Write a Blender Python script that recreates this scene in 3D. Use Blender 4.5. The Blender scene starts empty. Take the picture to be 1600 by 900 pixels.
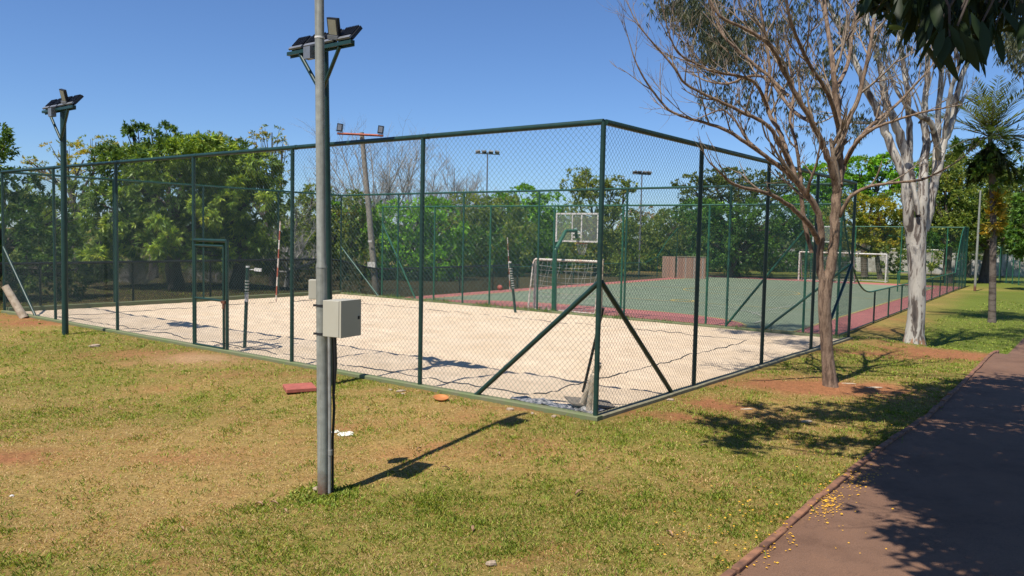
import bpy, math, random
import numpy as np
from mathutils import Vector, Matrix

PI = math.pi
rng = np.random.default_rng(7)
random.seed(7)
S = bpy.context.scene
COL = S.collection

# ---------------------------------------------------------------- camera
FPX, PITCH, ROLL, CAMH = 1247.8, 0.0634, 0.0207, 2.2225      # focal length in px of a 1600 px wide frame
cam_d = bpy.data.cameras.new("camera")
cam_d.sensor_width = 36.0
cam_d.lens = 36.0 * FPX / 1600.0
cam_d.clip_start = 0.05
cam_d.clip_end = 3000
cam = bpy.data.objects.new("camera", cam_d)
COL.objects.link(cam)
S.camera = cam
_R = Matrix.Rotation(PI / 2 - PITCH, 3, 'X') @ Matrix.Rotation(ROLL, 3, 'Z')
cam.matrix_world = Matrix.Translation((0, 0, CAMH)) @ _R.to_4x4()

# ---------------------------------------------------------------- sky, sun, exposure
SUN_EL = 60.0
SUN_DIR = np.array([-0.610, -0.792])                         # horizontal direction towards the sun
W = bpy.data.worlds.new("World")
S.world = W
W.use_nodes = True
nt = W.node_tree
nt.nodes.clear()
sky = nt.nodes.new('ShaderNodeTexSky')
sky.sky_type = 'NISHITA'
sky.sun_disc = False
sky.sun_elevation = math.radians(SUN_EL)
sky.sun_rotation = math.atan2(SUN_DIR[0], SUN_DIR[1])
sky.altitude = 600
sky.air_density = 1.0
sky.dust_density = 0.2
sky.ozone_density = 4.5
bg = nt.nodes.new('ShaderNodeBackground')
bg.inputs['Strength'].default_value = 0.088
wo = nt.nodes.new('ShaderNodeOutputWorld')
tint = nt.nodes.new('ShaderNodeMix'); tint.data_type = 'RGBA'; tint.blend_type = 'MULTIPLY'; tint.inputs[0].default_value = 1
tint.inputs[7].default_value = (0.75, 0.91, 1.15, 1)
nt.links.new(sky.outputs[0], tint.inputs[6]); nt.links.new(tint.outputs[2], bg.inputs[0])
nt.links.new(bg.outputs[0], wo.inputs[0])
sun_d = bpy.data.lights.new("sun", 'SUN')
sun_d.energy = 5.0
sun_d.angle = math.radians(0.5)
sun_d.color = (1.0, 0.94, 0.84)
sun = bpy.data.objects.new("sun", sun_d)
COL.objects.link(sun)
ce = math.cos(math.radians(SUN_EL))
sv = Vector((SUN_DIR[0] * ce, SUN_DIR[1] * ce, math.sin(math.radians(SUN_EL))))
sun.rotation_euler = sv.to_track_quat('Z', 'Y').to_euler()
S.view_settings.view_transform = 'Standard'
S.view_settings.look = 'None'
S.view_settings.exposure = 0.36
S.view_settings.gamma = 1.0
S.view_settings.use_curve_mapping = False
S.cycles.max_bounces = 6
S.cycles.diffuse_bounces = 3
S.cycles.glossy_bounces = 2
S.cycles.transparent_max_bounces = 12

# ---------------------------------------------------------------- places
NX, NY, YAW, FH, BB = 1.061, 9.718, 0.6564, 3.633, 2.801       # near corner of the sand court, its yaw, fence height, bay
AL, BL = 16.8 / 2.8 * 3.0, 4 * BB                              # court size: 18.0 along A (left), 11.2 along B (right)
cY, sY = math.cos(YAW), math.sin(YAW)

def wxy(A, B):
    return (NX - A * cY + B * sY, NY + A * sY + B * cY)

def w3(A, B, z=0.0):
    x, y = wxy(A, B)
    return Vector((x, y, z))

def ab(x, y):
    dx, dy = x - NX, y - NY
    return -dx * cY + dy * sY, dx * sY + dy * cY

def ss(t):
    t = np.clip(t, 0, 1)
    return t * t * (3 - 2 * t)

def vnoise(x, y, seed=0):
    """smooth value noise 0..1, numpy"""
    x = np.asarray(x, float); y = np.asarray(y, float)
    xi = np.floor(x).astype(np.int64); yi = np.floor(y).astype(np.int64)
    fx = x - xi; fy = y - yi
    fx = fx * fx * (3 - 2 * fx); fy = fy * fy * (3 - 2 * fy)
    def h(i, j):
        n = (i * 374761393 + j * 668265263 + seed * 1442695041) & 0x7fffffff
        n = ((n ^ (n >> 13)) * 1274126177) & 0x7fffffff
        n = n ^ (n >> 16)
        return (n & 0xffff) / 65535.0
    a = h(xi, yi); b = h(xi + 1, yi); c = h(xi, yi + 1); d = h(xi + 1, yi + 1)
    return (a * (1 - fx) + b * fx) * (1 - fy) + (c * (1 - fx) + d * fx) * fy

def fbm(x, y, seed=0, oct=4):
    s = 0; a = 0.5; t = 0
    for k in range(oct):
        s = s + a * vnoise(np.asarray(x) * 2 ** k, np.asarray(y) * 2 ** k, seed + k * 17); t += a; a *= 0.5
    return s / t

SPZ = -0.45
def terrain(x, y):
    x = np.asarray(x, float); y = np.asarray(y, float)
    A, B = ab(x, y)
    z = SPZ * ss((B - 11.6) / 3.3)
    z = z - 0.22 * ss((-B - 0.3) / 3.2) * (1 - 0.5 * ss(-A / 3.0))
    z = z - 0.09 * ss((-A - 0.2) / 1.6) * (1 - ss(-B / 3.0)) * (1 - ss((B - 11.6) / 3.3))
    near = ss((24 - np.hypot(x, y)) / 6)
    outside = np.clip(np.maximum(-B, -A) / 0.6, 0, 1)
    z = z + near * outside * (0.05 * (fbm(x * 0.45, y * 0.45, 3) - 0.5) + 0.025 * (fbm(x * 1.7, y * 1.7, 5) - 0.5))
    return z

def ray(px, py):
    a0, b0 = px - 800.0, py - 450.0
    cr, sr = math.cos(ROLL), math.sin(ROLL)
    a = (cr * a0 + sr * b0) / FPX
    u = -(-sr * a0 + cr * b0) / FPX
    c, s = math.cos(PITCH), math.sin(PITCH)
    return Vector((a, c + s * u, -s + c * u))

def hit(px, py, zoff=0.0):
    """point of the ground seen at a pixel of the 1600x900 photograph"""
    r = ray(px, py)
    z = 0.0
    for _ in range(40):
        t = (z - CAMH) / r.z
        z = 0.6 * z + 0.4 * float(terrain(r.x * t, r.y * t))
    t = (z - CAMH) / r.z
    return Vector((r.x * t, r.y * t, z + zoff))

def atY(px, py, Y):
    r = ray(px, py)
    return Vector((0, 0, CAMH)) + r * (Y / r.y)

def ppm(Y):
    return FPX / Y

# ---------------------------------------------------------------- materials
MATS = {}
def nodes_of(name):
    m = bpy.data.materials.new(name)
    m.use_nodes = True
    n = m.node_tree
    b = n.nodes['Principled BSDF']
    MATS[name] = m
    return m, n, b

def N(nt, t, **kw):
    n = nt.nodes.new(t)
    for k, v in kw.items():
        if k in n.inputs.keys() if hasattr(n.inputs, 'keys') else False:
            n.inputs[k].default_value = v
        else:
            setattr(n, k, v)
    return n

def tex_noise(n, scale, detail=4, rough=0.6, coord='Object', dist=0.0):
    tc = n.nodes.new('ShaderNodeTexCoord')
    t = n.nodes.new('ShaderNodeTexNoise')
    t.inputs['Scale'].default_value = scale
    t.inputs['Detail'].default_value = detail
    t.inputs['Roughness'].default_value = rough
    t.inputs['Distortion'].default_value = dist
    n.links.new(tc.outputs[coord], t.inputs['Vector'])
    return t

def ramp(n, src, stops):
    r = n.nodes.new('ShaderNodeValToRGB')
    while len(r.color_ramp.elements) < len(stops):
        r.color_ramp.elements.new(0.5)
    for e, (p, c) in zip(r.color_ramp.elements, stops):
        e.position = p
        e.color = tuple(c) + (1,) if len(c) == 3 else c
    n.links.new(src, r.inputs[0])
    return r

def bump(n, b, src, strength=0.3, dist=0.01):
    bp = n.nodes.new('ShaderNodeBump')
    bp.inputs['Strength'].default_value = strength
    bp.inputs['Distance'].default_value = dist
    n.links.new(src, bp.inputs['Height'])
    n.links.new(bp.outputs[0], b.inputs['Normal'])

def mat(name, c1, c2=None, scale=6, rough=0.6, metal=0.0, bmp=0.0, bdist=0.004, detail=5, lo=0.35, hi=0.65, spec=0.5):
    if name in MATS: return MATS[name]
    m, n, b = nodes_of(name)
    b.inputs['Roughness'].default_value = rough
    b.inputs['Metallic'].default_value = metal
    b.inputs['Specular IOR Level'].default_value = spec
    if c2 is None: c2 = tuple(x * 0.75 for x in c1)
    t = tex_noise(n, scale, detail)
    r = ramp(n, t.outputs[0], [(lo, c2), (hi, c1)])
    n.links.new(r.outputs[0], b.inputs['Base Color'])
    if bmp: bump(n, b, t.outputs[0], bmp, bdist)
    return m

M_green = mat('fence_green', (0.012, 0.045, 0.034), (0.008, 0.030, 0.024), 9, 0.42, 0.0)
M_green2 = mat('court_fence_green', (0.022, 0.125, 0.068), (0.015, 0.09, 0.05), 6, 0.45)
M_gmid = mat('far_fence_green', (0.014, 0.075, 0.052), (0.010, 0.055, 0.038), 8, 0.42)
M_wire = mat('fence_wire', (0.022, 0.085, 0.085), (0.018, 0.07, 0.07), 3, 0.4)
M_wire2 = mat('court_wire', (0.026, 0.11, 0.085), (0.02, 0.09, 0.07), 3, 0.4)
M_rust = mat('rusty_iron', (0.20, 0.07, 0.03), (0.07, 0.03, 0.02), 25, 0.8)
M_kerb_g = mat('kerb_green', (0.13, 0.17, 0.065), (0.16, 0.16, 0.09), 5, 0.85, bmp=0.4, bdist=0.01)
M_conc = mat('concrete', (0.27, 0.25, 0.15), (0.19, 0.17, 0.11), 7, 0.85, bmp=0.4, bdist=0.01)
M_galv = mat('galvanized', (0.32, 0.325, 0.285), (0.235, 0.24, 0.21), 14, 0.55, 0.15, bmp=0.1)
def rust_foot(m, z0, z1):
    n = m.node_tree; b = n.nodes['Principled BSDF']; old = b.inputs['Base Color'].links[0].from_socket
    tc = n.nodes.new('ShaderNodeTexCoord'); sp_n = n.nodes.new('ShaderNodeSeparateXYZ'); n.links.new(tc.outputs['Object'], sp_n.inputs[0])
    t = tex_noise(n, 22, 5, .7); ma = n.nodes.new('ShaderNodeMath'); ma.operation = 'MULTIPLY_ADD'; ma.inputs[1].default_value = -.28
    n.links.new(t.outputs[0], ma.inputs[0]); n.links.new(sp_n.outputs[2], ma.inputs[2])
    mr = n.nodes.new('ShaderNodeMapRange'); mr.inputs[1].default_value = z0 - .14; mr.inputs[2].default_value = z1 - .14; mr.inputs[3].default_value = 1; mr.inputs[4].default_value = 0
    n.links.new(ma.outputs[0], mr.inputs[0])
    # long vertical weather streaks
    mp = n.nodes.new('ShaderNodeMapping'); mp.inputs['Scale'].default_value = (30, 30, 1.2); n.links.new(tc.outputs['Object'], mp.inputs[0])
    t2 = n.nodes.new('ShaderNodeTexNoise'); t2.inputs['Scale'].default_value = 1.0; t2.inputs['Detail'].default_value = 5; n.links.new(mp.outputs[0], t2.inputs['Vector'])
    r2 = ramp(n, t2.outputs[0], [(.3, (.72, .70, .66)), (.65, (1.12, 1.12, 1.1))])
    m0 = n.nodes.new('ShaderNodeMix'); m0.data_type = 'RGBA'; m0.blend_type = 'MULTIPLY'; m0.inputs[0].default_value = 1
    n.links.new(old, m0.inputs[6]); n.links.new(r2.outputs[0], m0.inputs[7])
    mx = n.nodes.new('ShaderNodeMix'); mx.data_type = 'RGBA'; mx.inputs[7].default_value = (.17, .075, .04, 1)
    n.links.new(mr.outputs[0], mx.inputs[0]); n.links.new(m0.outputs[2], mx.inputs[6]); n.links.new(mx.outputs[2], b.inputs['Base Color'])
rust_foot(M_galv, -0.22, 0.02)
M_box = mat('box_paint', (0.46, 0.43, 0.34), (0.43, 0.40, 0.31), 3, 0.4)
M_boxd = mat('gasket', (0.02, 0.02, 0.02), None, 3, 0.6)
M_cable = mat('black_cable', (0.012, 0.012, 0.013), None, 3, 0.5)
M_pvc = mat('conduit', (0.30, 0.30, 0.28), (0.22, 0.21, 0.19), 12, 0.55)
M_lampb = mat('lamp_black', (0.015, 0.016, 0.02), (0.02, 0.022, 0.026), 9, 0.4)
M_lampg = mat('lamp_grey', (0.22, 0.23, 0.25), (0.17, 0.18, 0.19), 9, 0.4, 0.3)
M_lens = mat('lamp_lens', (0.30, 0.28, 0.21), (0.24, 0.23, 0.17), 9, 0.2)
M_white = mat('white_paint', (0.72, 0.70, 0.66), (0.5, 0.46, 0.40), 5, 0.5)
M_offw = mat('chipped_white', (0.66, 0.60, 0.52), (0.42, 0.22, 0.14), 6, 0.6, lo=0.3, hi=0.5)
M_net = mat('white_net', (0.55, 0.55, 0.5), None, 3, 0.8)
M_rope = mat('blue_rope', (0.035, 0.05, 0.07), (0.02, 0.03, 0.04), 9, 0.8)
M_red = mat('red_paint', (0.42, 0.115, 0.08), (0.31, 0.085, 0.06), 12, 0.7, bmp=0.1)
M_orange = mat('orange_plastic', (0.55, 0.22, 0.07), (0.42, 0.16, 0.05), 8, 0.4)
M_log = mat('log_wood', (0.56, 0.47, 0.35), (0.36, 0.28, 0.19), 12, 0.85, bmp=0.5, bdist=0.01)
M_pole_w = mat('weathered_pole', (0.30, 0.27, 0.22), (0.19, 0.165, 0.13), 6, 0.85, bmp=0.3)
M_redbar = mat('red_iron', (0.42, 0.10, 0.05), (0.25, 0.07, 0.04), 8, 0.7)
M_brick = None
M_stone = mat('stone', (0.42, 0.33, 0.24), (0.30, 0.22, 0.15), 20, 0.9, bmp=0.5)
M_dleaf = mat('dead_leaf', (0.40, 0.26, 0.15), (0.24, 0.13, 0.07), 25, 0.8)
M_petal = mat('petal', (0.80, 0.42, 0.02), (0.62, 0.33, 0.03), 25, 0.7)
M_chalk = mat('spilt_plaster', (0.75, 0.72, 0.66), (0.55, 0.5, 0.43), 14, 0.9)
M_board = mat('grey_board', (0.22, 0.19, 0.15), (0.16, 0.13, 0.10), 8, 0.8)
M_plastic = mat('plastic_sheet', (0.33, 0.32, 0.31), (0.06, 0.065, 0.08), 16, 0.4, lo=0.42, hi=0.56)

def bark_mat(name, c1, c2, c3, sx=3.0, sz=0.7, scale=4.0, dark=0.55, bstr=0.6):
    m, n, b = nodes_of(name)
    tc = n.nodes.new('ShaderNodeTexCoord')
    mp = n.nodes.new('ShaderNodeMapping')
    mp.inputs['Scale'].default_value = (sx, sx, sz)
    n.links.new(tc.outputs['Object'], mp.inputs['Vector'])
    t = n.nodes.new('ShaderNodeTexNoise'); t.inputs['Scale'].default_value = scale
    t.inputs['Detail'].default_value = 6; t.inputs['Roughness'].default_value = 0.65; t.inputs['Distortion'].default_value = 0.6
    n.links.new(mp.outputs[0], t.inputs['Vector'])
    r = ramp(n, t.outputs[0], [(0.30, c3), (dark - 0.09, c2), (dark + 0.03, c1)])
    t2 = n.nodes.new('ShaderNodeTexNoise'); t2.inputs['Scale'].default_value = scale * 7
    t2.inputs['Detail'].default_value = 4
    n.links.new(mp.outputs[0], t2.inputs['Vector'])
    mx = n.nodes.new('ShaderNodeMix'); mx.data_type = 'RGBA'; mx.blend_type = 'MULTIPLY'
    mx.inputs[0].default_value = 0.5
    r2 = ramp(n, t2.outputs[0], [(0.3, (0.45, 0.42, 0.4)), (0.6, (1.1, 1.1, 1.1))])
    n.links.new(r.outputs[0], mx.inputs[6]); n.links.new(r2.outputs[0], mx.inputs[7])
    n.links.new(mx.outputs[2], b.inputs['Base Color'])
    b.inputs['Roughness'].default_value = 0.85
    bump(n, b, t2.outputs[0], bstr, 0.012)
    return m
M_bark = bark_mat('brown_bark', (0.275, 0.19, 0.13), (0.15, 0.095, 0.062), (0.055, 0.038, 0.027), 7, 1.6, 3.0, 0.52, 1.0)
M_twig = bark_mat('twig_bark', (0.28, 0.215, 0.155), (0.19, 0.14, 0.10), (0.10, 0.065, 0.045), 3, 1.5, 3.0, 0.5, 0.3)
M_darkbark = bark_mat('dark_bark', (0.10, 0.08, 0.06), (0.07, 0.05, 0.04), (0.03, 0.025, 0.02), 4, 1.0, 2.0, 0.5)
M_palmbark = bark_mat('palm_bark', (0.15, 0.12, 0.095), (0.08, 0.06, 0.045), (0.035, 0.025, 0.02), 1.5, 6.0, 1.5, 0.5)
M_greybark = bark_mat('grey_bark', (0.36, 0.345, 0.32), (0.26, 0.245, 0.225), (0.13, 0.12, 0.11), 3, 1.0, 1.0, 0.5, 0.2)

def euc_mat():
    m, n, b = nodes_of('eucalyptus_bark')
    tc = n.nodes.new('ShaderNodeTexCoord')
    mp = n.nodes.new('ShaderNodeMapping'); mp.inputs['Scale'].default_value = (2.6, 2.6, 0.55)
    n.links.new(tc.outputs['Object'], mp.inputs['Vector'])
    t = n.nodes.new('ShaderNodeTexNoise'); t.inputs['Scale'].default_value = 2.3
    t.inputs['Detail'].default_value = 7; t.inputs['Roughness'].default_value = 0.62; t.inputs['Distortion'].default_value = 0.9
    n.links.new(mp.outputs[0], t.inputs['Vector'])
    r = ramp(n, t.outputs[0], [(0.37, (0.075, 0.06, 0.052)), (0.455, (0.15, 0.12, 0.10)), (0.475, (0.36, 0.33, 0.29)), (0.60, (0.47, 0.44, 0.385)), (0.68, (0.27, 0.245, 0.215))])
    # reddish foot where the soil splashes the bark
    sp = n.nodes.new('ShaderNodeSeparateXYZ'); n.links.new(tc.outputs['Object'], sp.inputs[0])
    t3 = n.nodes.new('ShaderNodeTexNoise'); t3.inputs['Scale'].default_value = 5; t3.inputs['Detail'].default_value = 5
    n.links.new(mp.outputs[0], t3.inputs['Vector'])
    ma = n.nodes.new('ShaderNodeMath'); ma.operation = 'MULTIPLY_ADD'; ma.inputs[1].default_value = 3.0
    n.links.new(t3.outputs[0], ma.inputs[0]); 
    neg = n.nodes.new('ShaderNodeMath'); neg.operation = 'MULTIPLY'; neg.inputs[1].default_value = -1.5
    sh_ = n.nodes.new('ShaderNodeMath'); sh_.operation = 'ADD'; sh_.inputs[1].default_value = 0.80; n.links.new(sp.outputs[2], sh_.inputs[0])
    n.links.new(sh_.outputs[0], neg.inputs[0]); n.links.new(neg.outputs[0], ma.inputs[2])
    rr = ramp(n, ma.outputs[0], [(0.60, (0, 0, 0)), (0.72, (1, 1, 1))])
    mx = n.nodes.new('ShaderNodeMix'); mx.data_type = 'RGBA'
    n.links.new(rr.outputs[0], mx.inputs[0]); n.links.new(r.outputs[0], mx.inputs[6]); mx.inputs[7].default_value = (0.30, 0.155, 0.085, 1)
    n.links.new(mx.outputs[2], b.inputs['Base Color'])
    b.inputs['Roughness'].default_value = 0.8
    bump(n, b, t.outputs[0], 0.5, 0.02)
    return m
M_euc = euc_mat()

def leaf_mat(name='foliage', trans=0.3, rough=0.5):
    m, n, b = nodes_of(name)
    at = n.nodes.new('ShaderNodeAttribute'); at.attribute_name = 'Col'
    n.links.new(at.outputs['Color'], b.inputs['Base Color'])
    b.inputs['Roughness'].default_value = rough
    b.inputs['Specular IOR Level'].default_value = 0.35
    if trans > 0:
        tr = n.nodes.new('ShaderNodeBsdfTranslucent')
        gm = n.nodes.new('ShaderNodeMix'); gm.data_type = 'RGBA'; gm.blend_type = 'MULTIPLY'; gm.inputs[0].default_value = 1
        n.links.new(at.outputs['Color'], gm.inputs[6]); gm.inputs[7].default_value = (1.25, 1.2, 0.5, 1)
        n.links.new(gm.outputs[2], tr.inputs['Color'])
        mx = n.nodes.new('ShaderNodeMixShader'); mx.inputs[0].default_value = trans
        n.links.new(b.outputs[0], mx.inputs[1]); n.links.new(tr.outputs[0], mx.inputs[2])
        n.links.new(mx.outputs[0], n.nodes['Material Output'].inputs['Surface'])
    return m
M_leaf = leaf_mat('foliage', 0.36, 0.45)
M_leaf_d = leaf_mat('thick_leaf', 0.22, 0.5); M_leaf_d.node_tree.nodes['Principled BSDF'].inputs['Specular IOR Level'].default_value = 0.15
M_blade = leaf_mat('grass_blade', 0.3, 0.7)

def net_mat():
    m, n, b = nodes_of('shade_net')
    b.inputs['Base Color'].default_value = (0.012, 0.016, 0.018, 1)
    b.inputs['Roughness'].default_value = 0.8
    tr = n.nodes.new('ShaderNodeBsdfTransparent')
    mx = n.nodes.new('ShaderNodeMixShader')
    t = tex_noise(n, 0.9, 4)
    r = ramp(n, t.outputs[0], [(0.3, (0.42, 0.42, 0.42)), (0.7, (0.62, 0.62, 0.62))])
    n.links.new(r.outputs[0], mx.inputs[0])
    n.links.new(tr.outputs[0], mx.inputs[1]); n.links.new(b.outputs[0], mx.inputs[2])
    n.links.new(mx.outputs[0], n.nodes['Material Output'].inputs['Surface'])
    return m
M_shade = net_mat()

def glassy(name, col, alpha):
    m, n, b = nodes_of(name)
    b.inputs['Base Color'].default_value = col + (1,)
    b.inputs['Roughness'].default_value = 0.25
    tr = n.nodes.new('ShaderNodeBsdfTransparent')
    mx = n.nodes.new('ShaderNodeMixShader'); mx.inputs[0].default_value = alpha
    n.links.new(tr.outputs[0], mx.inputs[1]); n.links.new(b.outputs[0], mx.inputs[2])
    n.links.new(mx.outputs[0], n.nodes['Material Output'].inputs['Surface'])
    return m
M_acryl = glassy('scuffed_acrylic', (0.5, 0.52, 0.46), 0.12)

def ground_mat():
    m, n, b = nodes_of('lawn')
    at = n.nodes.new('ShaderNodeAttribute'); at.attribute_name = 'Col'
    t = tex_noise(n, 38, 6, 0.75)
    r = ramp(n, t.outputs[0], [(0.30, (0.40, 0.38, 0.33)), (0.5, (0.95, 0.93, 0.9)), (0.72, (1.5, 1.5, 1.4))])
    t2 = tex_noise(n, 9, 5, 0.7)
    r2 = ramp(n, t2.outputs[0], [(0.3, (0.75, 0.78, 0.7)), (0.7, (1.2, 1.15, 1.1))])
    mx = n.nodes.new('ShaderNodeMix'); mx.data_type = 'RGBA'; mx.blend_type = 'MULTIPLY'; mx.inputs[0].default_value = 1
    mx2 = n.nodes.new('ShaderNodeMix'); mx2.data_type = 'RGBA'; mx2.blend_type = 'MULTIPLY'; mx2.inputs[0].default_value = 1
    n.links.new(at.outputs['Color'], mx.inputs[6]); n.links.new(r.outputs[0], mx.inputs[7])
    n.links.new(mx.outputs[2], mx2.inputs[6]); n.links.new(r2.outputs[0], mx2.inputs[7])
    n.links.new(mx2.outputs[2], b.inputs['Base Color'])
    b.inputs['Roughness'].default_value = 0.95
    b.inputs['Specular IOR Level'].default_value = 0.15
    bump(n, b, t.outputs[0], 0.8, 0.03)
    return m
M_ground = ground_mat()

def sand_mat():
    m, n, b = nodes_of('sand')
    t = tex_noise(n, 1.1, 5, 0.6)
    r = ramp(n, t.outputs[0], [(0.32, (0.575, 0.450, 0.315)), (0.7, (0.66, 0.535, 0.395))])
    t2 = tex_noise(n, 120, 3, 0.8)
    r2 = ramp(n, t2.outputs[0], [(0.3, (0.75, 0.73, 0.7)), (0.6, (1.06, 1.06, 1.06))])
    mx = n.nodes.new('ShaderNodeMix'); mx.data_type = 'RGBA'; mx.blend_type = 'MULTIPLY'; mx.inputs[0].default_value = 1
    n.links.new(r.outputs[0], mx.inputs[6]); n.links.new(r2.outputs[0], mx.inputs[7])
    n.links.new(mx.outputs[2], b.inputs['Base Color'])
    b.inputs['Roughness'].default_value = 0.95
    b.inputs['Specular IOR Level'].default_value = 0.1
    t3 = tex_noise(n, 14, 5, 0.75)
    bump(n, b, t3.outputs[0], 0.7, 0.03)
    return m
M_sand = sand_mat()

def path_mat():
    m, n, b = nodes_of('asphalt')
    t = tex_noise(n, 0.8, 5, 0.6)
    r = ramp(n, t.outputs[0], [(0.3, (0.165, 0.086, 0.050)), (0.7, (0.200, 0.110, 0.066))])
    t2 = tex_noise(n, 160, 2, 0.7)
    r2 = ramp(n, t2.outputs[0], [(0.3, (0.6, 0.6, 0.6)), (0.65, (1.2, 1.2, 1.2))])
    mx = n.nodes.new('ShaderNodeMix'); mx.data_type = 'RGBA'; mx.blend_type = 'MULTIPLY'; mx.inputs[0].default_value = 1
    n.links.new(r.outputs[0], mx.inputs[6]); n.links.new(r2.outputs[0], mx.inputs[7])
    vo = n.nodes.new('ShaderNodeTexVoronoi'); vo.feature = 'DISTANCE_TO_EDGE'; vo.inputs['Scale'].default_value = 0.55
    td = tex_noise(n, 2.5, 6, .7); av = n.nodes.new('ShaderNodeVectorMath'); av.operation = 'ADD'
    tcc = n.nodes.new('ShaderNodeTexCoord'); n.links.new(tcc.outputs['Object'], av.inputs[0]); n.links.new(td.outputs['Color'], av.inputs[1]); n.links.new(av.outputs[0], vo.inputs['Vector'])
    rc_ = ramp(n, vo.outputs[0], [(0.0, (.45, .42, .4)), (0.006, (1, 1, 1))])
    t5 = tex_noise(n, 2.2, 6, .7); r5 = ramp(n, t5.outputs[0], [(.35, (.80, .78, .76)), (.5, (1, 1, 1)), (.7, (1.10, 1.08, 1.05))])
    ma_ = n.nodes.new('ShaderNodeMix'); ma_.data_type = 'RGBA'; ma_.blend_type = 'MULTIPLY'; ma_.inputs[0].default_value = 1
    mb_ = n.nodes.new('ShaderNodeMix'); mb_.data_type = 'RGBA'; mb_.blend_type = 'MULTIPLY'; mb_.inputs[0].default_value = .6
    n.links.new(mx.outputs[2], ma_.inputs[6]); n.links.new(r5.outputs[0], ma_.inputs[7]); n.links.new(ma_.outputs[2], mb_.inputs[6]); n.links.new(rc_.outputs[0], mb_.inputs[7])
    n.links.new(mb_.outputs[2], b.inputs['Base Color'])
    b.inputs['Roughness'].default_value = 0.9
    bump(n, b, t2.outputs[0], 0.8, 0.008)
    return m
M_path = path_mat()
M_edge = mat('edging_stone', (0.30, 0.14, 0.075), (0.11, 0.055, 0.035), 7, 0.9, bmp=0.8, bdist=0.02)
M_cgreen = mat('court_green', (0.195, 0.235, 0.15), (0.16, 0.20, 0.125), 1.2, 0.8, detail=8)
M_cred = mat('court_red', (0.42, 0.145, 0.125), (0.34, 0.12, 0.105), 1.5, 0.8, detail=8)
M_cyel = mat('court_yellow', (0.50, 0.38, 0.10), (0.36, 0.30, 0.12), 3, 0.8)
M_cwht = mat('court_white', (0.44, 0.44, 0.36), (0.28, 0.30, 0.24), 3, 0.8)

def brick_mat():
    m, n, b = nodes_of('hollow_brick')
    tc = n.nodes.new('ShaderNodeTexCoord')
    br = n.nodes.new('ShaderNodeTexBrick')
    br.inputs['Scale'].default_value = 3.0
    br.inputs['Color1'].default_value = (0.33, 0.19, 0.125, 1); br.inputs['Color2'].default_value = (0.25, 0.14, 0.095, 1)
    br.inputs['Mortar'].default_value = (0.30, 0.25, 0.21, 1)
    n.links.new(tc.outputs['Object'], br.inputs['Vector'])
    n.links.new(br.outputs[0], b.inputs['Base Color']); b.inputs['Roughness'].default_value = 0.9
    return m
M_brick = brick_mat()
def wallmat():
    m, n, b = nodes_of('whitewash')
    t = tex_noise(n, 0.7, 6, 0.65)
    r = ramp(n, t.outputs[0], [(0.35, (0.22, 0.19, 0.16)), (0.55, (0.48, 0.46, 0.43))])
    tc = n.nodes.new('ShaderNodeTexCoord'); sp = n.nodes.new('ShaderNodeSeparateXYZ'); n.links.new(tc.outputs['Object'], sp.inputs[0])
    r2 = ramp(n, sp.outputs[2], [(0.0, (0.42, 0.22, 0.13)), (0.25, (1, 1, 1))])
    mx = n.nodes.new('ShaderNodeMix'); mx.data_type = 'RGBA'; mx.blend_type = 'MULTIPLY'; mx.inputs[0].default_value = 1
    n.links.new(r.outputs[0], mx.inputs[6]); n.links.new(r2.outputs[0], mx.inputs[7])
    n.links.new(mx.outputs[2], b.inputs['Base Color']); b.inputs['Roughness'].default_value = 0.9
    return m
M_wall = wallmat()

# ---------------------------------------------------------------- mesh helpers
class MB:
    def __init__(self):
        self.v = []; self.f = []; self.sm = []
    def add(self, vs, fs, smooth=False):
        o = len(self.v)
        self.v += [tuple(v) for v in vs]
        self.f += [tuple(i + o for i in f) for f in fs]
        self.sm += [smooth] * len(fs)
    def box(self, c, size, R=None):
        c = Vector(c); hx, hy, hz = size[0] / 2, size[1] / 2, size[2] / 2
        vs = []
        for z in (-hz, hz):
            for x, y in ((-hx, -hy), (hx, -hy), (hx, hy), (-hx, hy)):
                p = Vector((x, y, z))
                if R is not None: p = R @ p
                vs.append(c + p)
        self.add(vs, [(3, 2, 1, 0), (4, 5, 6, 7), (0, 1, 5, 4), (1, 2, 6, 5), (2, 3, 7, 6), (3, 0, 4, 7)])
    def tube(self, pts, rad, sides=10, cap=True, smooth=True):
        pts = [Vector(p) for p in pts]
        n = len(pts)
        if not hasattr(rad, '__len__'): rad = [rad] * n
        vs = []; prev = None
        for i, p in enumerate(pts):
            d = (pts[min(i + 1, n - 1)] - pts[max(i - 1, 0)])
            if d.length < 1e-9: d = Vector((0, 0, 1))
            d.normalize()
            if prev is None:
                ref = Vector((0, 0, 1)) if abs(d.z) < 0.9 else Vector((1, 0, 0))
                u = d.cross(ref).normalized()
            else:
                u = (prev - d * prev.dot(d))
                u = u.normalized() if u.length > 1e-6 else d.orthogonal().normalized()
            prev = u
            w = d.cross(u)
            for k in range(sides):
                a = 2 * PI * k / sides
                vs.append(p + (u * math.cos(a) + w * math.sin(a)) * rad[i])
        fs = []
        for i in range(n - 1):
            for k in range(sides):
                a = i * sides + k; b = i * sides + (k + 1) % sides
                fs.append((a, b, b + sides, a + sides))
        self.add(vs, fs, smooth)
        if cap:
            self.add(vs[:sides], [tuple(range(sides))[::-1]])
            self.add(vs[-sides:], [tuple(range(sides))])
    def build(self, name, m, parent=None):
        me = bpy.data.meshes.new(name)
        me.from_pydata(self.v, [], self.f)
        me.polygons.foreach_set('use_smooth', self.sm)
        me.update()
        me.materials.append(m)
        o = bpy.data.objects.new(name, me)
        COL.objects.link(o)
        if parent is not None:
            o.parent = parent
            o.matrix_parent_inverse = Matrix.Translation(-Vector(parent.location))
        return o

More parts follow.
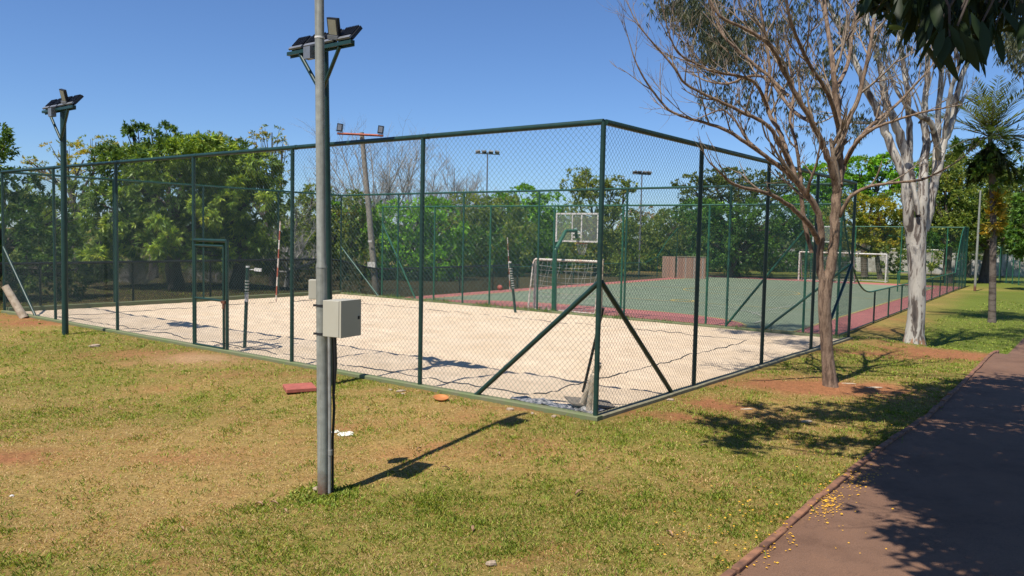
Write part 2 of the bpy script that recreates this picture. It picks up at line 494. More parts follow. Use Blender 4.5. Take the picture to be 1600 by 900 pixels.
def np_mesh(name, verts, faces_flat, nper, m, parent=None, col=None, smooth=False):
    """verts (n,3), faces_flat (k*nper)"""
    me = bpy.data.meshes.new(name)
    nv = len(verts); nf = len(faces_flat) // nper
    me.vertices.add(nv); me.vertices.foreach_set('co', np.asarray(verts, np.float32).ravel())
    me.loops.add(nf * nper); me.loops.foreach_set('vertex_index', np.asarray(faces_flat, np.int32))
    me.polygons.add(nf)
    me.polygons.foreach_set('loop_start', np.arange(0, nf * nper, nper, dtype=np.int32))
    me.polygons.foreach_set('loop_total', np.full(nf, nper, np.int32))
    if smooth: me.polygons.foreach_set('use_smooth', np.ones(nf, bool))
    me.update(calc_edges=True)
    if col is not None:
        a = me.color_attributes.new('Col', 'FLOAT_COLOR', 'POINT')
        c = np.ones((nv, 4), np.float32); c[:, :3] = col
        a.data.foreach_set('color', c.ravel())
    me.materials.append(m)
    o = bpy.data.objects.new(name, me)
    COL.objects.link(o)
    if parent is not None:
        o.parent = parent
        o.matrix_parent_inverse = Matrix.Translation(-Vector(parent.location))
    return o

def tag(o, label=None, cat=None, group=None, kind=None):
    if label: o['label'] = label
    if cat: o['category'] = cat
    if group: o['group'] = group
    if kind: o['kind'] = kind
    return o

def thing(name, label, cat, loc, group=None):
    o = bpy.data.objects.new(name, None)
    o.empty_display_size = 0.2
    COL.objects.link(o)
    o.location = loc
    return tag(o, label, cat, group)

def relink(o, parent):
    pass

# ---------------------------------------------------------------- ground sheet
# edge of the tarred path, found along the photograph's edge
PATH_L = [hit(px, py) for px, py in ((1150, 900), (1222, 838), (1300, 768), (1375, 705), (1450, 655), (1505, 602), (1545, 560), (1600, 528))]
_d0 = (PATH_L[0] - PATH_L[1]); _d0.z = 0; _d0.normalize()
_d1 = (PATH_L[-1] - PATH_L[-3]); _d1.z = 0; _d1.normalize()
PATH_L = [PATH_L[0] + _d0 * 8] + PATH_L + [PATH_L[-1] + _d1 * 6, PATH_L[-1] + _d1 * 16]
_pa = np.array([[p.x, p.y] for p in PATH_L])
def path_left_x(y):
    return np.interp(y, _pa[:, 1], _pa[:, 0])
PATH_W = 3.4

def patches(x, y):
    """bare soil amount and dry grass amount, each 0..1"""
    A, B = ab(x, y)
    bare = np.zeros_like(x); dry = np.zeros_like(x)
    def g(px, py, rx, ry, amt):                      # blob around the ground point seen there, metres
        c = hit(px, py)
        return amt * np.exp(-(((x - c.x) / rx) ** 2 + ((y - c.y) / ry) ** 2))
    for a in ((320, 560, 0.9, 0.5, 1.3), (225, 552, 1.5, 0.45, 0.75), (60, 505, 1.4, 0.6, 1.0), (10, 495, 1.4, 0.7, 1.0), (400, 585, 0.9, 0.3, 0.5),
              (1296, 606, 1.25, 0.6, 1.4), (1215, 603, 0.9, 0.4, 1.0), (1120, 632, 0.5, 0.5, 0.9), (1040, 650, 0.6, 0.25, 0.9), (1350, 605, 0.7, 0.5, 0.8),
              (1400, 556, 1.6, 0.5, 1.0), (1480, 553, 1.2, 0.5, 0.8), (1428, 545, 1.0, 0.8, 0.8), (1380, 515, 0.8, 1.4, 0.7), (1480, 490, 0.6, 0.5, 0.5),
              (1550, 560, 0.9, 0.6, 0.5), (240, 608, 0.5, 0.25, 0.6), (200, 635, 0.4, 0.2, 0.3), (250, 720, 0.4, 0.22, 0.4), (330, 715, 0.5, 0.3, 0.5),
              (5, 715, 0.7, 0.35, 0.9), (700, 660, 0.6, 0.3, 0.35), (735, 700, 0.7, 0.3, 0.4), (600, 715, 0.5, 0.3, 0.35), (850, 640, 1.2, 0.12, 0.8), (720, 612, 1.4, 0.12, 0.5),
              (545, 670, 0.5, 0.25, 0.5), (860, 870, 0.4, 0.2, 0.45), (700, 800, 0.4, 0.2, 0.3), (1420, 500, 1.2, 2.0, 0.4), (800, 690, 0.5, 0.2, 0.45), (830, 710, 0.4, 0.2, 0.35)):
        bare += g(*a)
    for a in ((100, 720, 2.0, 1.1, 1.0), (280, 750, 1.0, 0.9, 1.0), (150, 800, 0.9, 0.6, 0.7), (250, 690, 1.2, 0.8, 0.6), (60, 850, 0.8, 0.4, 0.5), (700, 650, 2.0, 1.2, 0.55),
              (640, 720, 1.2, 0.6, 0.6), (900, 700, 1.3, 0.6, 0.5), (1000, 760, 1.4, 0.7, 0.4), (300, 600, 2.4, 1.0, 0.5), (1150, 640, 1.4, 0.6, 0.5), (200, 570, 2.5, 0.5, 0.6)):
        dry += g(*a)
    n1 = fbm(x * 0.55, y * 0.55, 11); n2 = fbm(x * 2.3, y * 2.3, 23); n3 = fbm(x * 6, y * 6, 31)
    bare = np.clip(bare * (0.35 + 0.8 * n2 + .6 * (n3 - .3)) + 1.6 * np.clip(n2 - 0.62, 0, 1) + 1.5 * np.clip(n3 - 0.62, 0, 1), 0, 1)
    dry = np.clip(dry * (0.6 + 0.8 * n2) + 1.7 * (n1 - 0.40) + 0.6 * (n3 - 0.5), 0, 1)
    farA = ss((B - 12) / 5) * ss((-A + .1 * np.maximum(0, B - 15)) / 1.5)              # greener mown strip beyond the trees
    dry = dry * (1 - 0.85 * farA) * (1 - 0.35 * ss((B - 6) / 4) * ss(-A / 1.5)); bare = bare * (1 - 0.4 * farA)
    return bare, dry

C_GR = np.array([0.235, 0.205, 0.055]); C_DRY = np.array([0.38, 0.265, 0.10]); C_SOIL = np.array([0.37, 0.165, 0.08]); C_TAN = np.array([0.46, 0.30, 0.17])

def lin(a, b, d): return list(np.arange(a, b, d))
gx = np.array([-1500, -600, -250, -120, -70, -45, -32, -24] + lin(-18, -12, 0.5) + lin(-12, 16, 0.11) + lin(16, 26, 0.4) + [28, 34, 42, 55, 80, 130, 300, 700, 1500])
gy = np.array([-400, -100, -30, -12, -6] + lin(-3, 3, 0.5) + lin(3, 24, 0.11) + lin(24, 60, 0.6) + [64, 70, 80, 95, 120, 180, 400, 1000, 2500])
GX, GY = np.meshgrid(gx, gy)
GZ = terrain(GX, GY)
A_, B_ = ab(GX, GY)
in_sand = (A_ > 0.02) & (A_ < AL - 0.02) & (B_ > 0.02) & (B_ < BL - 0.02)
GZ = np.where(in_sand, -0.16, GZ)
pl = path_left_x(GY)
in_path = (GX > pl + 0.10) & (GX < pl + PATH_W - 0.1) & (GY > -6) & (GY < 40)
GZ = np.where(in_path, GZ - 0.03, GZ)
bare, dry = patches(GX.ravel(), GY.ravel())
colr = C_GR[None] * (1 - dry[:, None]) + C_DRY[None] * dry[:, None]
sg = fbm(GX.ravel() * 0.8, GY.ravel() * 0.8, 77)[:, None]
c0 = hit(318, 560); tanw = np.exp(-(((GX.ravel() - c0.x) / 1.1) ** 2 + ((GY.ravel() - c0.y) / 0.8) ** 2))[:, None]
soil = C_SOIL[None] * (1 - tanw) + C_TAN[None] * tanw
colr = colr * (1 - bare[:, None]) + soil * bare[:, None]
fg = (ss((ab(GX, GY)[1] - 9) / 6) * ss((-ab(GX, GY)[0] + .5 + np.maximum(0, .085 * (ab(GX, GY)[1] - 15))) / 1.5)).ravel()[:, None] * 1.2
fg = np.maximum(fg, 1.1 * (ss((ab(GX, GY)[1] - 51.5) / 1.5) * ss((24 - ab(GX, GY)[0]) / 3)).ravel()[:, None])
colr = colr * (1 - fg * .75 * (1 - bare[:, None])) + np.array([[0.135, 0.185, 0.028]]) * fg * .75 * (1 - bare[:, None])
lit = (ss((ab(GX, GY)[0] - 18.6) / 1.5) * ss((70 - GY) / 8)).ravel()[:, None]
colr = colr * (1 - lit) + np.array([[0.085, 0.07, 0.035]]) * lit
colr *= 0.9 + 0.3 * (sg - 0.5)
ny, nx = GX.shape
idx = np.arange(nx * ny).reshape(ny, nx)
F = np.stack([idx[:-1, :-1], idx[:-1, 1:], idx[1:, 1:], idx[1:, :-1]], -1).reshape(-1)
V = np.stack([GX.ravel(), GY.ravel(), GZ.ravel()], 1)
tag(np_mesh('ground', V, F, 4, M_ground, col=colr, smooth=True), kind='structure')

# sand of the court, uneven and trodden
sa = np.arange(0.0, AL + 0.001, 0.055); sb = np.arange(0.0, BL + 0.001, 0.055)
SA, SB = np.meshgrid(sa, sb)
sx, sy = wxy(SA, SB)
foot = fbm(SA * 3.0, SB * 3.0, 41, 3)
sz = 0.03 * (fbm(SA * 0.5, SB * 0.5, 51, 3) - 0.5) + 0.085 * (foot - 0.5) + 0.030 * (vnoise(SA * 6.5, SB * 6.5, 61) - 0.5) - 0.02 * np.clip(vnoise(SA * 3.6, SB * 3.6, 63) - .68, 0, 1) * 3
edge = np.minimum(np.minimum(SA, AL - SA), np.minimum(SB, BL - SB))
sz = sz * np.clip(edge / 0.4, 0.15, 1) + 0.0
def sand_z(A, B):
    i = int(round(min(max(B, 0), BL - .1) / 0.055)); j = int(round(min(max(A, 0), AL - .1) / 0.055))
    return float(sz[min(i, sz.shape[0] - 1), min(j, sz.shape[1] - 1)])
ny, nx = SA.shape; idx = np.arange(nx * ny).reshape(ny, nx)
F = np.stack([idx[:-1, 1:], idx[:-1, :-1], idx[1:, :-1], idx[1:, 1:]], -1).reshape(-1)
tag(np_mesh('sand', np.stack([sx.ravel(), sy.ravel(), sz.ravel()], 1), F, 4, M_sand, smooth=True), kind='structure')

# tarred path
def strip(name, left, right, m, z=0.0, n=1):
    V = []; Fc = []
    for i, (l, r) in enumerate(zip(left, right)):
        for k in range(n + 1):
            x = l[0] + (r[0] - l[0]) * k / n; y = l[1] + (r[1] - l[1]) * k / n
            V.append((x, y, float(terrain(x, y)) + z))
    for i in range(len(left) - 1):
        for k in range(n):
            a = i * (n + 1) + k; Fc += [a, a + 1, a + n + 2, a + n + 1]
    return np_mesh(name, np.array(V), Fc, 4, m, smooth=True)
ys = np.arange(-5.5, 34, 0.15)
wob = 0.03 * (fbm(ys * 2.5, ys * 0, 91) - 0.5)
lft = [(path_left_x(y) + w_, y) for y, w_ in zip(ys, wob)]
rgt = [(l[0] + PATH_W, l[1] - 0.0) for l in lft]
tag(strip('path', lft, rgt, M_path, 0.006, 14), kind='structure')
# edging stones along the path as one kerb
mb = MB()
y = -2.0
while y < 18:
    L_ = random.uniform(0.38, 0.46)
    x0, x1 = float(path_left_x(y)), float(path_left_x(y + L_))
    dx, dy = x1 - x0, L_
    ang = math.atan2(dy, dx)
    ln = math.hypot(dx, dy)
    c = Vector(((x0 + x1) / 2 - 0.035, y + L_ / 2, float(terrain((x0 + x1) / 2, y + L_ / 2)) + 0.012 + random.uniform(-0.008, 0.008)))
    R = Matrix.Rotation(ang + random.uniform(-0.02, 0.02), 3, 'Z')
    c.z -= .018; mb.box(c + Vector((random.uniform(-.008, .008), 0, 0)), (ln - random.uniform(.004, .02), 0.065, 0.09), R @ Matrix.Rotation(random.uniform(-.03, .03), 3, 'Y'))
    y += L_
kb = mb.build('path_kerb', M_edge)
bv = kb.modifiers.new('bevel', 'BEVEL'); bv.width = 0.012; bv.segments = 2
tag(kb, kind='structure')

# kerb round the sand
def kerb(name, p, q, m, w=0.13, z0=-0.25, z1=0.055, seg=24):
    mb = MB()
    p = Vector(p); q = Vector(q); d = (q - p); L_ = d.length; d.normalize()
    nrm = Vector((-d.y, d.x, 0))
    prof = [(-w / 2, z0), (w / 2, z0), (w / 2, z1 - 0.012), (w / 2 - 0.012, z1), (-w / 2 + 0.012, z1), (-w / 2, z1 - 0.012)]
    vs = []; fs = []
    for i in range(seg + 1):
        t = i / seg * L_
        j = 0.008 * (random.random() - 0.5)
        for a, b in prof:
            vs.append(p + d * t + nrm * (a + j) + Vector((0, 0, b + (j if b > 0 else 0))))
    k = len(prof)
    for i in range(seg):
        for j in range(k):
            a = i * k + j; b = i * k + (j + 1) % k
            fs.append((a, b, b + k, a + k))
    fs.append(tuple(range(k))[::-1]); fs.append(tuple(seg * k + j for j in range(k)))
    mb.add(vs, fs)
    return mb.build(name, m)
o = kerb('sand_kerb', w3(-0.065, 0), w3(AL + 0.065, 0), M_kerb_g); tag(o, kind='structure')
o = kerb('sand_kerb', w3(0, 0.066), w3(0, BL - 0.066), M_conc); tag(o, kind='structure')
o = kerb('sand_kerb', w3(AL, 0.066), w3(AL, BL - 0.066), M_kerb_g, w=0.2, z0=-0.6, z1=0.12); tag(o, kind='structure')
o = kerb('sand_kerb', w3(-0.065, BL), w3(AL + 0.1, BL), M_kerb_g, w=0.16, z0=-0.6, z1=0.05); tag(o, kind='structure')

# ---------------------------------------------------------------- sports court (own frame, lower)
P0 = w3(1.40, 15.3); P1 = w3(3.47, 52.4)
CB = (P1 - P0).normalized(); CA = Vector((-CB.y, CB.x, 0))        # CA points left across, CB away
CLEN = (P1 - P0).length; CWID = 19.2
def sp(a, b, z=0.0):
    p = P0 + CA * a + CB * b
    return Vector((p.x, p.y, SPZ + z))
def sheet(name, pts, m, z):
    me = bpy.data.meshes.new(name)
    me.from_pydata([tuple(sp(a, b, z)) for a, b in pts], [], [tuple(range(len(pts)))])
    me.materials.append(m)
    o = bpy.data.objects.new(name, me); COL.objects.link(o); tag(o, kind='structure'); return o
def rect(a0, b0, a1, b1): return [(a1, b0), (a0, b0), (a0, b1), (a1, b1)][::1]
sheet('court_surface', rect(0.05, 0.3, CWID - 1.2, CLEN - 0.6), M_cred, 0.006)
sheet('court_surface', rect(1.35, 0.55, CWID - 2.4, CLEN - 3.2), M_cgreen, 0.010)
GC = 9.6                                                          # middle of the near end
dpts = []
R_ = 5.2
for k in range(17): a = PI / 2 * k / 16; dpts.append((GC - 1.5 - R_ * math.cos(a), 0.56 + R_ * 0.62 * math.sin(a)))
for k in range(17): a = PI / 2 * (1 - k / 16); dpts.append((GC + 1.5 + R_ * math.cos(a), 0.56 + R_ * 0.62 * math.sin(a)))
sheet('court_surface', dpts[::-1], M_cred, 0.014)
def line_mb(mb, pts, w, z, closed=False):
    P = [Vector((a, b, 0)) for a, b in pts]
    if closed: P.append(P[0])
    vs = []; fs = []
    for i, p in enumerate(P):
        d = P[min(i + 1, len(P) - 1)] - P[max(i - 1, 0)]; d.normalize(); nn = Vector((-d.y, d.x, 0)) * w / 2
        for q in (p + nn, p - nn): vs.append(sp(q.x, q.y, z))
    for i in range(len(P) - 1): fs.append((2 * i + 1, 2 * i, 2 * i + 2, 2 * i + 3))
    mb.add(vs, fs)
yl = MB()
line_mb(yl, dpts, 0.1, 0.018)
line_mb(yl, [(1.35, 0.6), (1.35, CLEN - 3.2)], 0.1, 0.018)
line_mb(yl, [(CWID - 2.4, 0.6), (CWID - 2.4, CLEN - 3.2)], 0.1, 0.018)
line_mb(yl, [(1.35, CLEN / 2), (CWID - 2.4, CLEN / 2)], 0.09, 0.018)
circ = [(GC - 0.6 + 3 * math.cos(2 * PI * k / 40), CLEN / 2 + 3 * math.sin(2 * PI * k / 40)) for k in range(40)]
line_mb(yl, circ, 0.09, 0.0215, True)
line_mb(yl, [(2.6, 9.0), (CWID - 3.6, 9.0)], 0.09, 0.018)
spot = [(GC - 1.0 + 0.5 * math.cos(2 * PI * k / 16), 9.6 + 0.5 * math.sin(2 * PI * k / 16)) for k in range(16)]
line_mb(yl, spot, 0.16, 0.0215, True)
tag(yl.build('court_lines', M_cyel), kind='structure')
wl = MB()
line_mb(wl, [(4.2, 5.5), (4.2, 24)], 0.07, 0.022); line_mb(wl, [(13.6, 5.5), (13.6, 24)], 0.07, 0.022)
line_mb(wl, [(2.0, 12.2), (16.4, 12.2)], 0.07, 0.0255)
line_mb(wl, [(2.6, 6.5), (16.0, 6.5)], 0.07, 0.0255)
arc = [(GC + 6.6 * math.cos(PI * k / 30), 2.0 + 6.6 * math.sin(PI * k / 30)) for k in range(31)]
line_mb(wl, arc, 0.07, 0.0345)
tag(wl.build('court_lines', M_cwht), kind='structure')

# ---------------------------------------------------------------- chain link
def clip_lines(poly, pitch, phase=0.0):
    """diagonal segments of a chain-link sheet inside polygon poly [(u,v)]"""
    segs = []
    P = np.array(poly, float); Q = np.roll(P, -1, 0)
    st = pitch * math.sqrt(2)
    for sgn in (1, -1):
        k = P[:, 0] - sgn * P[:, 1]; kq = Q[:, 0] - sgn * Q[:, 1]
        c = math.floor(k.min() / st) * st + phase * st + 1e-5
        while c < k.max():
            us = []
            for (p, q, a, b) in zip(P, Q, k, kq):
                if (a - c) * (b - c) < 0:
                    t = (c - a) / (b - a); us.append(p[1] + (q[1] - p[1]) * t)
            us.sort()
            for i in range(0, len(us) - 1, 2):
                v0, v1 = us[i], us[i + 1]
                if v1 - v0 > 0.01:
                    segs.append(((c + sgn * v0, v0), (c + sgn * v1, v1)))
            c += st
    return segs

def link_mesh(name, org, du, poly, m, parent, pitch=0.055, r=0.0017, bulge=0.0, label=None):
    """chain-link sheet as real wires; org Vector, du unit direction, v is up"""
    org = Vector(org); du = Vector(du).normalized(); nrm = np.array([-du.y, du.x, 0.0])
    segs = np.array(clip_lines(poly, pitch))
    a = segs[:, 0]; b = segs[:, 1]
    d = np.array(du); o3 = np.array(org)
    # split each wire once in the middle so sheets can belly a little
    Lmax = max(p[0] for p in poly); Hmax = max(p[1] for p in poly)
    def to3(q):
        off = bulge * np.sin(PI * np.clip(q[:, 1] / Hmax, 0, 1)) * (0.6 + 0.8 * vnoise(q[:, 0] * 0.5, q[:, 1] * 0.5, 5))
        return o3[None] + q[:, :1] * d[None] + np.outer(q[:, 1], [0, 0, 1]) + off[:, None] * nrm[None]
    npt = 4 if bulge else 2
    pts = [to3(a + (b - a) * t) for t in np.linspace(0, 1, npt)]
    dirv = to3(b) - to3(a); dirv /= np.linalg.norm(dirv, axis=1)[:, None]
    e1 = np.tile(nrm, (len(a), 1)); e2 = np.cross(dirv, e1)
    V = np.zeros((len(a), npt * 3, 3))
    for i in range(npt):
        for k in range(3):
            an = 2 * PI * k / 3 + 0.4
            V[:, i * 3 + k] = pts[i] + r * (math.cos(an) * e1 + math.sin(an) * e2)
    fl = []
    for i in range(npt - 1):
        for k in range(3):
            p = i * 3 + k; q = i * 3 + (k + 1) % 3
            fl.append([p, q, q + 3, p + 3])
    fl = np.array(fl)
    Fc = (np.arange(len(a)) * npt * 3)[:, None, None] + fl[None]
    return np_mesh(name, V.reshape(-1, 3), Fc.reshape(-1), 4, m, parent)

def fence_side(label, pa, pb, posts, H, m, mw, polys, zbase, braces=(), rp=0.030, rt=0.034, pitch=0.055, rw=0.0017, bulge=0.0, name='chain_link_fence', gend=True):
    """posts: distances along pa->pb; polys: list of (u,v) polygons for the sheets; braces: (u_top,z_top,u_foot)"""
    pa = Vector(pa); pb = Vector(pb); du = (pb - pa); L_ = du.length; du.normalize()
    t = thing(name, label, 'fence', (pa.x, pa.y, zbase))
    for u in posts:
        p = pa + du * u
        mb = MB(); mb.tube([(p.x, p.y, zbase - 0.3), (p.x, p.y, zbase + H)], rp, 10)
        mb.build('post', m, t)
    mb = MB(); mb.tube([(pa.x, pa.y, zbase + H), (pb.x, pb.y, zbase + H)], rt, 10)
    if len(posts) > 5:                                              # couplings on the rail
        for u in posts[1:-1]:
            q = pa + du * (u - 0.12); q2 = q + du * 0.05
            mb.tube([(q.x, q.y, zbase + H), (q2.x, q2.y, zbase + H)], rt * 1.12, 10)
    mb.build('top_rail', m, t)
    for (ut, zt, uf) in braces:
        p = pa + du * ut; q = pa + du * uf
        mb = MB(); mb.tube([(p.x, p.y, zbase + zt), (q.x, q.y, zbase + 0.02)], rp * 1.0, 10)
        mb.build('brace', m, t)
    mb = MB()
    for zz in (0.03, H * 0.5, H - 0.05):
        if gend or zz > 1: mb.tube([(pa.x, pa.y, zbase + zz), (pb.x, pb.y, zbase + zz)], 0.0025, 4)
    # only the bottom and top tension wires
    for i, poly in enumerate(polys):
        link_mesh('wire_mesh', (pa.x, pa.y, zbase), du, poly, mw, t, pitch, rw, bulge)
    return t, du

# near long side (A direction) with the gate
gate0 = 9.0
gr = hit(357, 551); gA = ab(gr.x, gr.y)[0]
gate1 = gA if 6.8 < gA < 8.6 else 7.95
GH = 2.02
polysA = [[(0.03, 0.04), (gate1, 0.04), (gate1, FH), (0.03, FH)], [(gate1, GH + 0.05), (gate0, GH + 0.05), (gate0, FH), (gate1, FH)], [(gate0, 0.04), (AL, 0.04), (AL, FH), (gate0, FH)]]
fA, duA = fence_side('long green chain link fence of the sand court nearest the camera, with the gate', w3(0, 0), w3(AL, 0),
                     [0, 3, 6, 9, 12, 15, 18], FH, M_green, M_wire, polysA, 0.0, [(0, 1.70, 1.95), (18, 1.70, 16.1)], rp=0.033, rt=0.037, bulge=0.018)
g = MB()
p = w3(gate1, 0); g.tube([(p.x, p.y, -0.1), (p.x, p.y, GH + 0.02)], 0.032, 10)
q = w3(gate0, 0); g.tube([(p.x, p.y, GH + 0.03), (q.x, q.y, GH + 0.03)], 0.032, 10)
gf = g.build('gate_frame', M_green, fA)
leaf_a, leaf_b = gate1 + 0.075, gate0 - 0.075
g = MB()
def gp(a, z): v = w3(a, -0.02, z); return (v.x, v.y, v.z)
g.tube([gp(leaf_a, 0.07), gp(leaf_a, GH - 0.07)], 0.024, 8); g.tube([gp(leaf_b, 0.07), gp(leaf_b, GH - 0.07)], 0.024, 8)
for z in (0.07, 0.95, GH - 0.07): g.tube([gp(leaf_a, z), gp(leaf_b, z)], 0.022, 8)
gl = g.build('gate', M_green, fA)
g = MB(); v = w3(leaf_a - 0.03, -0.05, 0.93); g.box(v, (0.12, 0.03, 0.05), Matrix.Rotation(-YAW, 3, 'Z')); v = w3(leaf_a - 0.03, -0.05, 0.86); g.box(v, (0.03, 0.025, 0.1))
g.build('latch', M_rust, gl)
# gate sheet
gm = link_mesh('gate_mesh', w3(0, -0.02), duA, [(leaf_a, 0.07), (leaf_b, 0.07), (leaf_b, GH - 0.07), (leaf_a, GH - 0.07)], M_wire, gl, 0.055, 0.0017)

fB, duB = fence_side('green chain link fence of the sand court facing the bare tree', w3(0, 0.05), w3(0, BL),
                     [BB - .05, 2 * BB - .05, 3 * BB - .05, 4 * BB - .05], FH, M_green, M_wire,
                     [[(0.0, 0.04), (BL - 0.05, 0.04), (BL - 0.05, FH), (0.0, FH)]], 0.0, [(0, 1.70, 2.05), (BL - .1, 1.75, BL - 2.2)], rp=0.033, rt=0.037, bulge=0.018)
fC, duC = fence_side('green chain link fence of the sand court beside the sports court', w3(0.05, BL), w3(AL, BL),
                     [2.95, 5.95, 8.95, 11.95, 14.95, 17.95], FH, M_gmid, M_wire,
                     [[(0.0, 0.06), (AL - 0.05, 0.06), (AL - 0.05, FH), (0.0, FH)]], 0.0, [(0.0, 1.75, 2.0), (17.95, 1.75, 15.9)], rp=0.03, rt=0.032)
fD, duD = fence_side('green chain link fence at the far left end of the sand court', w3(AL, 0.05), w3(AL, BL - .05),
                     [BB, 2 * BB, 3 * BB], FH, M_gmid, M_wire,
                     [[(0.0, 0.12), (BL - 0.1, 0.12), (BL - 0.1, FH), (0.0, FH)]], 0.0, [], rp=0.03, rt=0.032)

# sports court fences
SH = 3.8
nposts = [0.0]
for xx in (1258, 1105, 971, 864, 765, 678, 597):
    r = ray(xx, 440); # intersect with the near fence line
    A_m = np.array([[r.x, -CA.x], [r.y, -CA.y]]); tt = np.linalg.solve(A_m, np.array([P0.x, P0.y]))
    nposts.append(float(tt[1]))
print('sports posts', [round(v, 2) for v in nposts])
NL = nposts[-1]
fE, _ = fence_side('tall green chain link fence at the near end of the sports court', sp(0, 0), sp(NL, 0), nposts, SH, M_green2, M_wire2,
                   [[(0.0, 0.04), (NL, 0.04), (NL, SH), (0.0, SH)]], SPZ, [(nposts[1], 3.15, nposts[1] + (nposts[2] - nposts[1]) * 0.8), (NL, 3.1, NL - 1.9)], rp=0.035, rt=0.03, pitch=0.06, rw=0.0018)
FHF = 3.95
fF, _ = fence_side('tall green chain link fence behind the far goals of the sports court', sp(0, CLEN), sp(CWID - 0.4, CLEN), [0, 1.2, 4, 7, 10, 13, 16, CWID - .4], FHF, M_green2, M_wire2,
                   [[(0.0, 0.04), (CWID - .4, 0.04), (CWID - .4, FHF), (0.0, FHF)]], SPZ, [], rp=0.04, rt=0.035, pitch=0.075, rw=0.0022)
# right side: low fence with high curved ends
def side_profile(L_, near, far):
    pr = []
    for u in np.linspace(0, 5.2, 14):
        t = u / 5.2; pr.append((u, 1.1 + (near - 1.1) * (1 - t) ** 2.6))
    for u in np.linspace(L_ - 6.5, L_ - 2.2, 10):
        t = (u - (L_ - 6.5)) / 4.3; pr.append((u, 1.1 + (far - 1.1) * (1 - (1 - t) ** 1.9)))
    pr.append((L_, far))
    return pr
def low_side(label, org, du, L_, prof, posts, mw, pitch=0.06, rw=0.0018, name='low_fence'):
    t = thing(name, label, 'fence', tuple(org))
    ht = lambda u: float(np.interp(u, [p[0] for p in prof], [p[1] for p in prof]))
    for u in posts:
        p = org + du * u
        mb = MB(); mb.tube([(p.x, p.y, org.z - 0.2), (p.x, p.y, org.z + ht(u))], 0.03, 8); mb.build('post', M_green2 if u > 6 else M_green, t)
    mb = MB(); mb.tube([tuple(org + du * u + Vector((0, 0, h))) for u, h in prof], 0.027, 8); mb.build('top_rail', M_green2, t)
    mb = MB(); q = org + du * L_; mb.tube([(org.x, org.y, org.z + 0.05), (q.x, q.y, q.z + 0.05)], 0.02, 6); mb.build('bottom_rail', M_green2, t)
    poly = [(0, 0.05), (L_, 0.05)] + [(u, h) for u, h in prof[::-1]]
    link_mesh('wire_mesh', org, du, poly, mw, t, pitch, rw)
    return t
prof = side_profile(CLEN, 3.75, FHF)
low_side('low green mesh fence with sweeping high ends beside the sports court and eucalyptus', sp(0, 0), CB, CLEN - 0.05, [(min(u, CLEN - 0.05), h) for u, h in prof],
         [5.5, 8.3, 11.2, 14.2, 17.2, 20.4, 23.6, 26.8, 30.0, 33.2, 35.0], M_wire2)
LL = sp(CWID - 0.4, 0)
# left side beyond the black netting
prof2 = [(8.5, 1.1), (27.5, 1.1), (29.5, 1.5), (31.0, 2.6), (33.0, 3.6), (35.0, FHF), (CLEN, FHF)]
org = sp(CWID - 0.4, 0)
t = thing('low_fence', 'low green mesh fence rising in a curve along the far left sports court side', 'fence', tuple(org))
for u in (11.5, 14.5, 17.5, 20.5, 23.5, 26.5, 29.5, 33.0, 36.0):
    h = float(np.interp(u, [p[0] for p in prof2], [p[1] for p in prof2])); p = org + CB * u
    mb = MB(); mb.tube([(p.x, p.y, SPZ - 0.2), (p.x, p.y, SPZ + h)], 0.03, 8); mb.build('post', M_green2, t)
mb = MB(); mb.tube([tuple(org + CB * u + Vector((0, 0, h))) for u, h in prof2], 0.027, 8); mb.build('top_rail', M_green2, t)
link_mesh('wire_mesh', org, CB, [(8.5, 0.05), (CLEN, 0.05)] + prof2[::-1], M_wire2, t, 0.07, 0.002)

# black netting fence behind the far left end
def black_line(B): return 18.75 + 0.06 * B
bb = np.arange(-1.5, 25.4, 0.3)
pts = [wxy(black_line(b), b) for b in bb]
zz = [float(terrain(x, y)) for x, y in pts]
t = thing('netting_fence', 'low fence covered with see-through black netting behind the sand court', 'fence', (pts[0][0], pts[0][1], zz[0]))
Vn = []; Fn = []
for (x, y), z in zip(pts, zz): Vn += [(x, y, z - 0.05), (x, y, z + 1.22)]
for i in range(len(pts) - 1): Fn += [2 * i, 2 * i + 2, 2 * i + 3, 2 * i + 1]
np_mesh('netting', np.array(Vn), Fn, 4, M_shade, t)
mb = MB(); mb.tube([(x, y, z + 1.23) for (x, y), z in zip(pts, zz)], 0.045, 6); mb.build('top_rail', M_cable, t)
for i in range(0, len(pts), 9):
    mb = MB(); x, y = pts[i]; mb.tube([(x, y, zz[i] - 0.1), (x, y, zz[i] + 1.2)], 0.03, 6); mb.build('post', M_cable, t)

# second far fence (playground beyond) and the fence piece at the right edge
def simple_fence(label, p, q, H, n, z0=SPZ, pitch=0.08):
    p = Vector(p); q = Vector(q); L_ = (q - p).length
    return fence_side(label, (p.x, p.y, 0), (q.x, q.y, 0), list(np.linspace(0, L_, n)), H, M_green2, M_wire2, [[(0, 0.04), (L_, 0.04), (L_, H), (0, H)]], z0, [], rp=0.035, rt=0.03, pitch=pitch, rw=0.0022)
simple_fence('second green chain link fence crossing in front of the white wall', atY(1146, 400, 68), atY(1563, 400, 66), 3.45, 9)
simple_fence('green chain link fence with close posts at the right edge of the lawn', atY(1565, 400, 61), atY(1640, 400, 52), 3.0, 8, pitch=0.06)

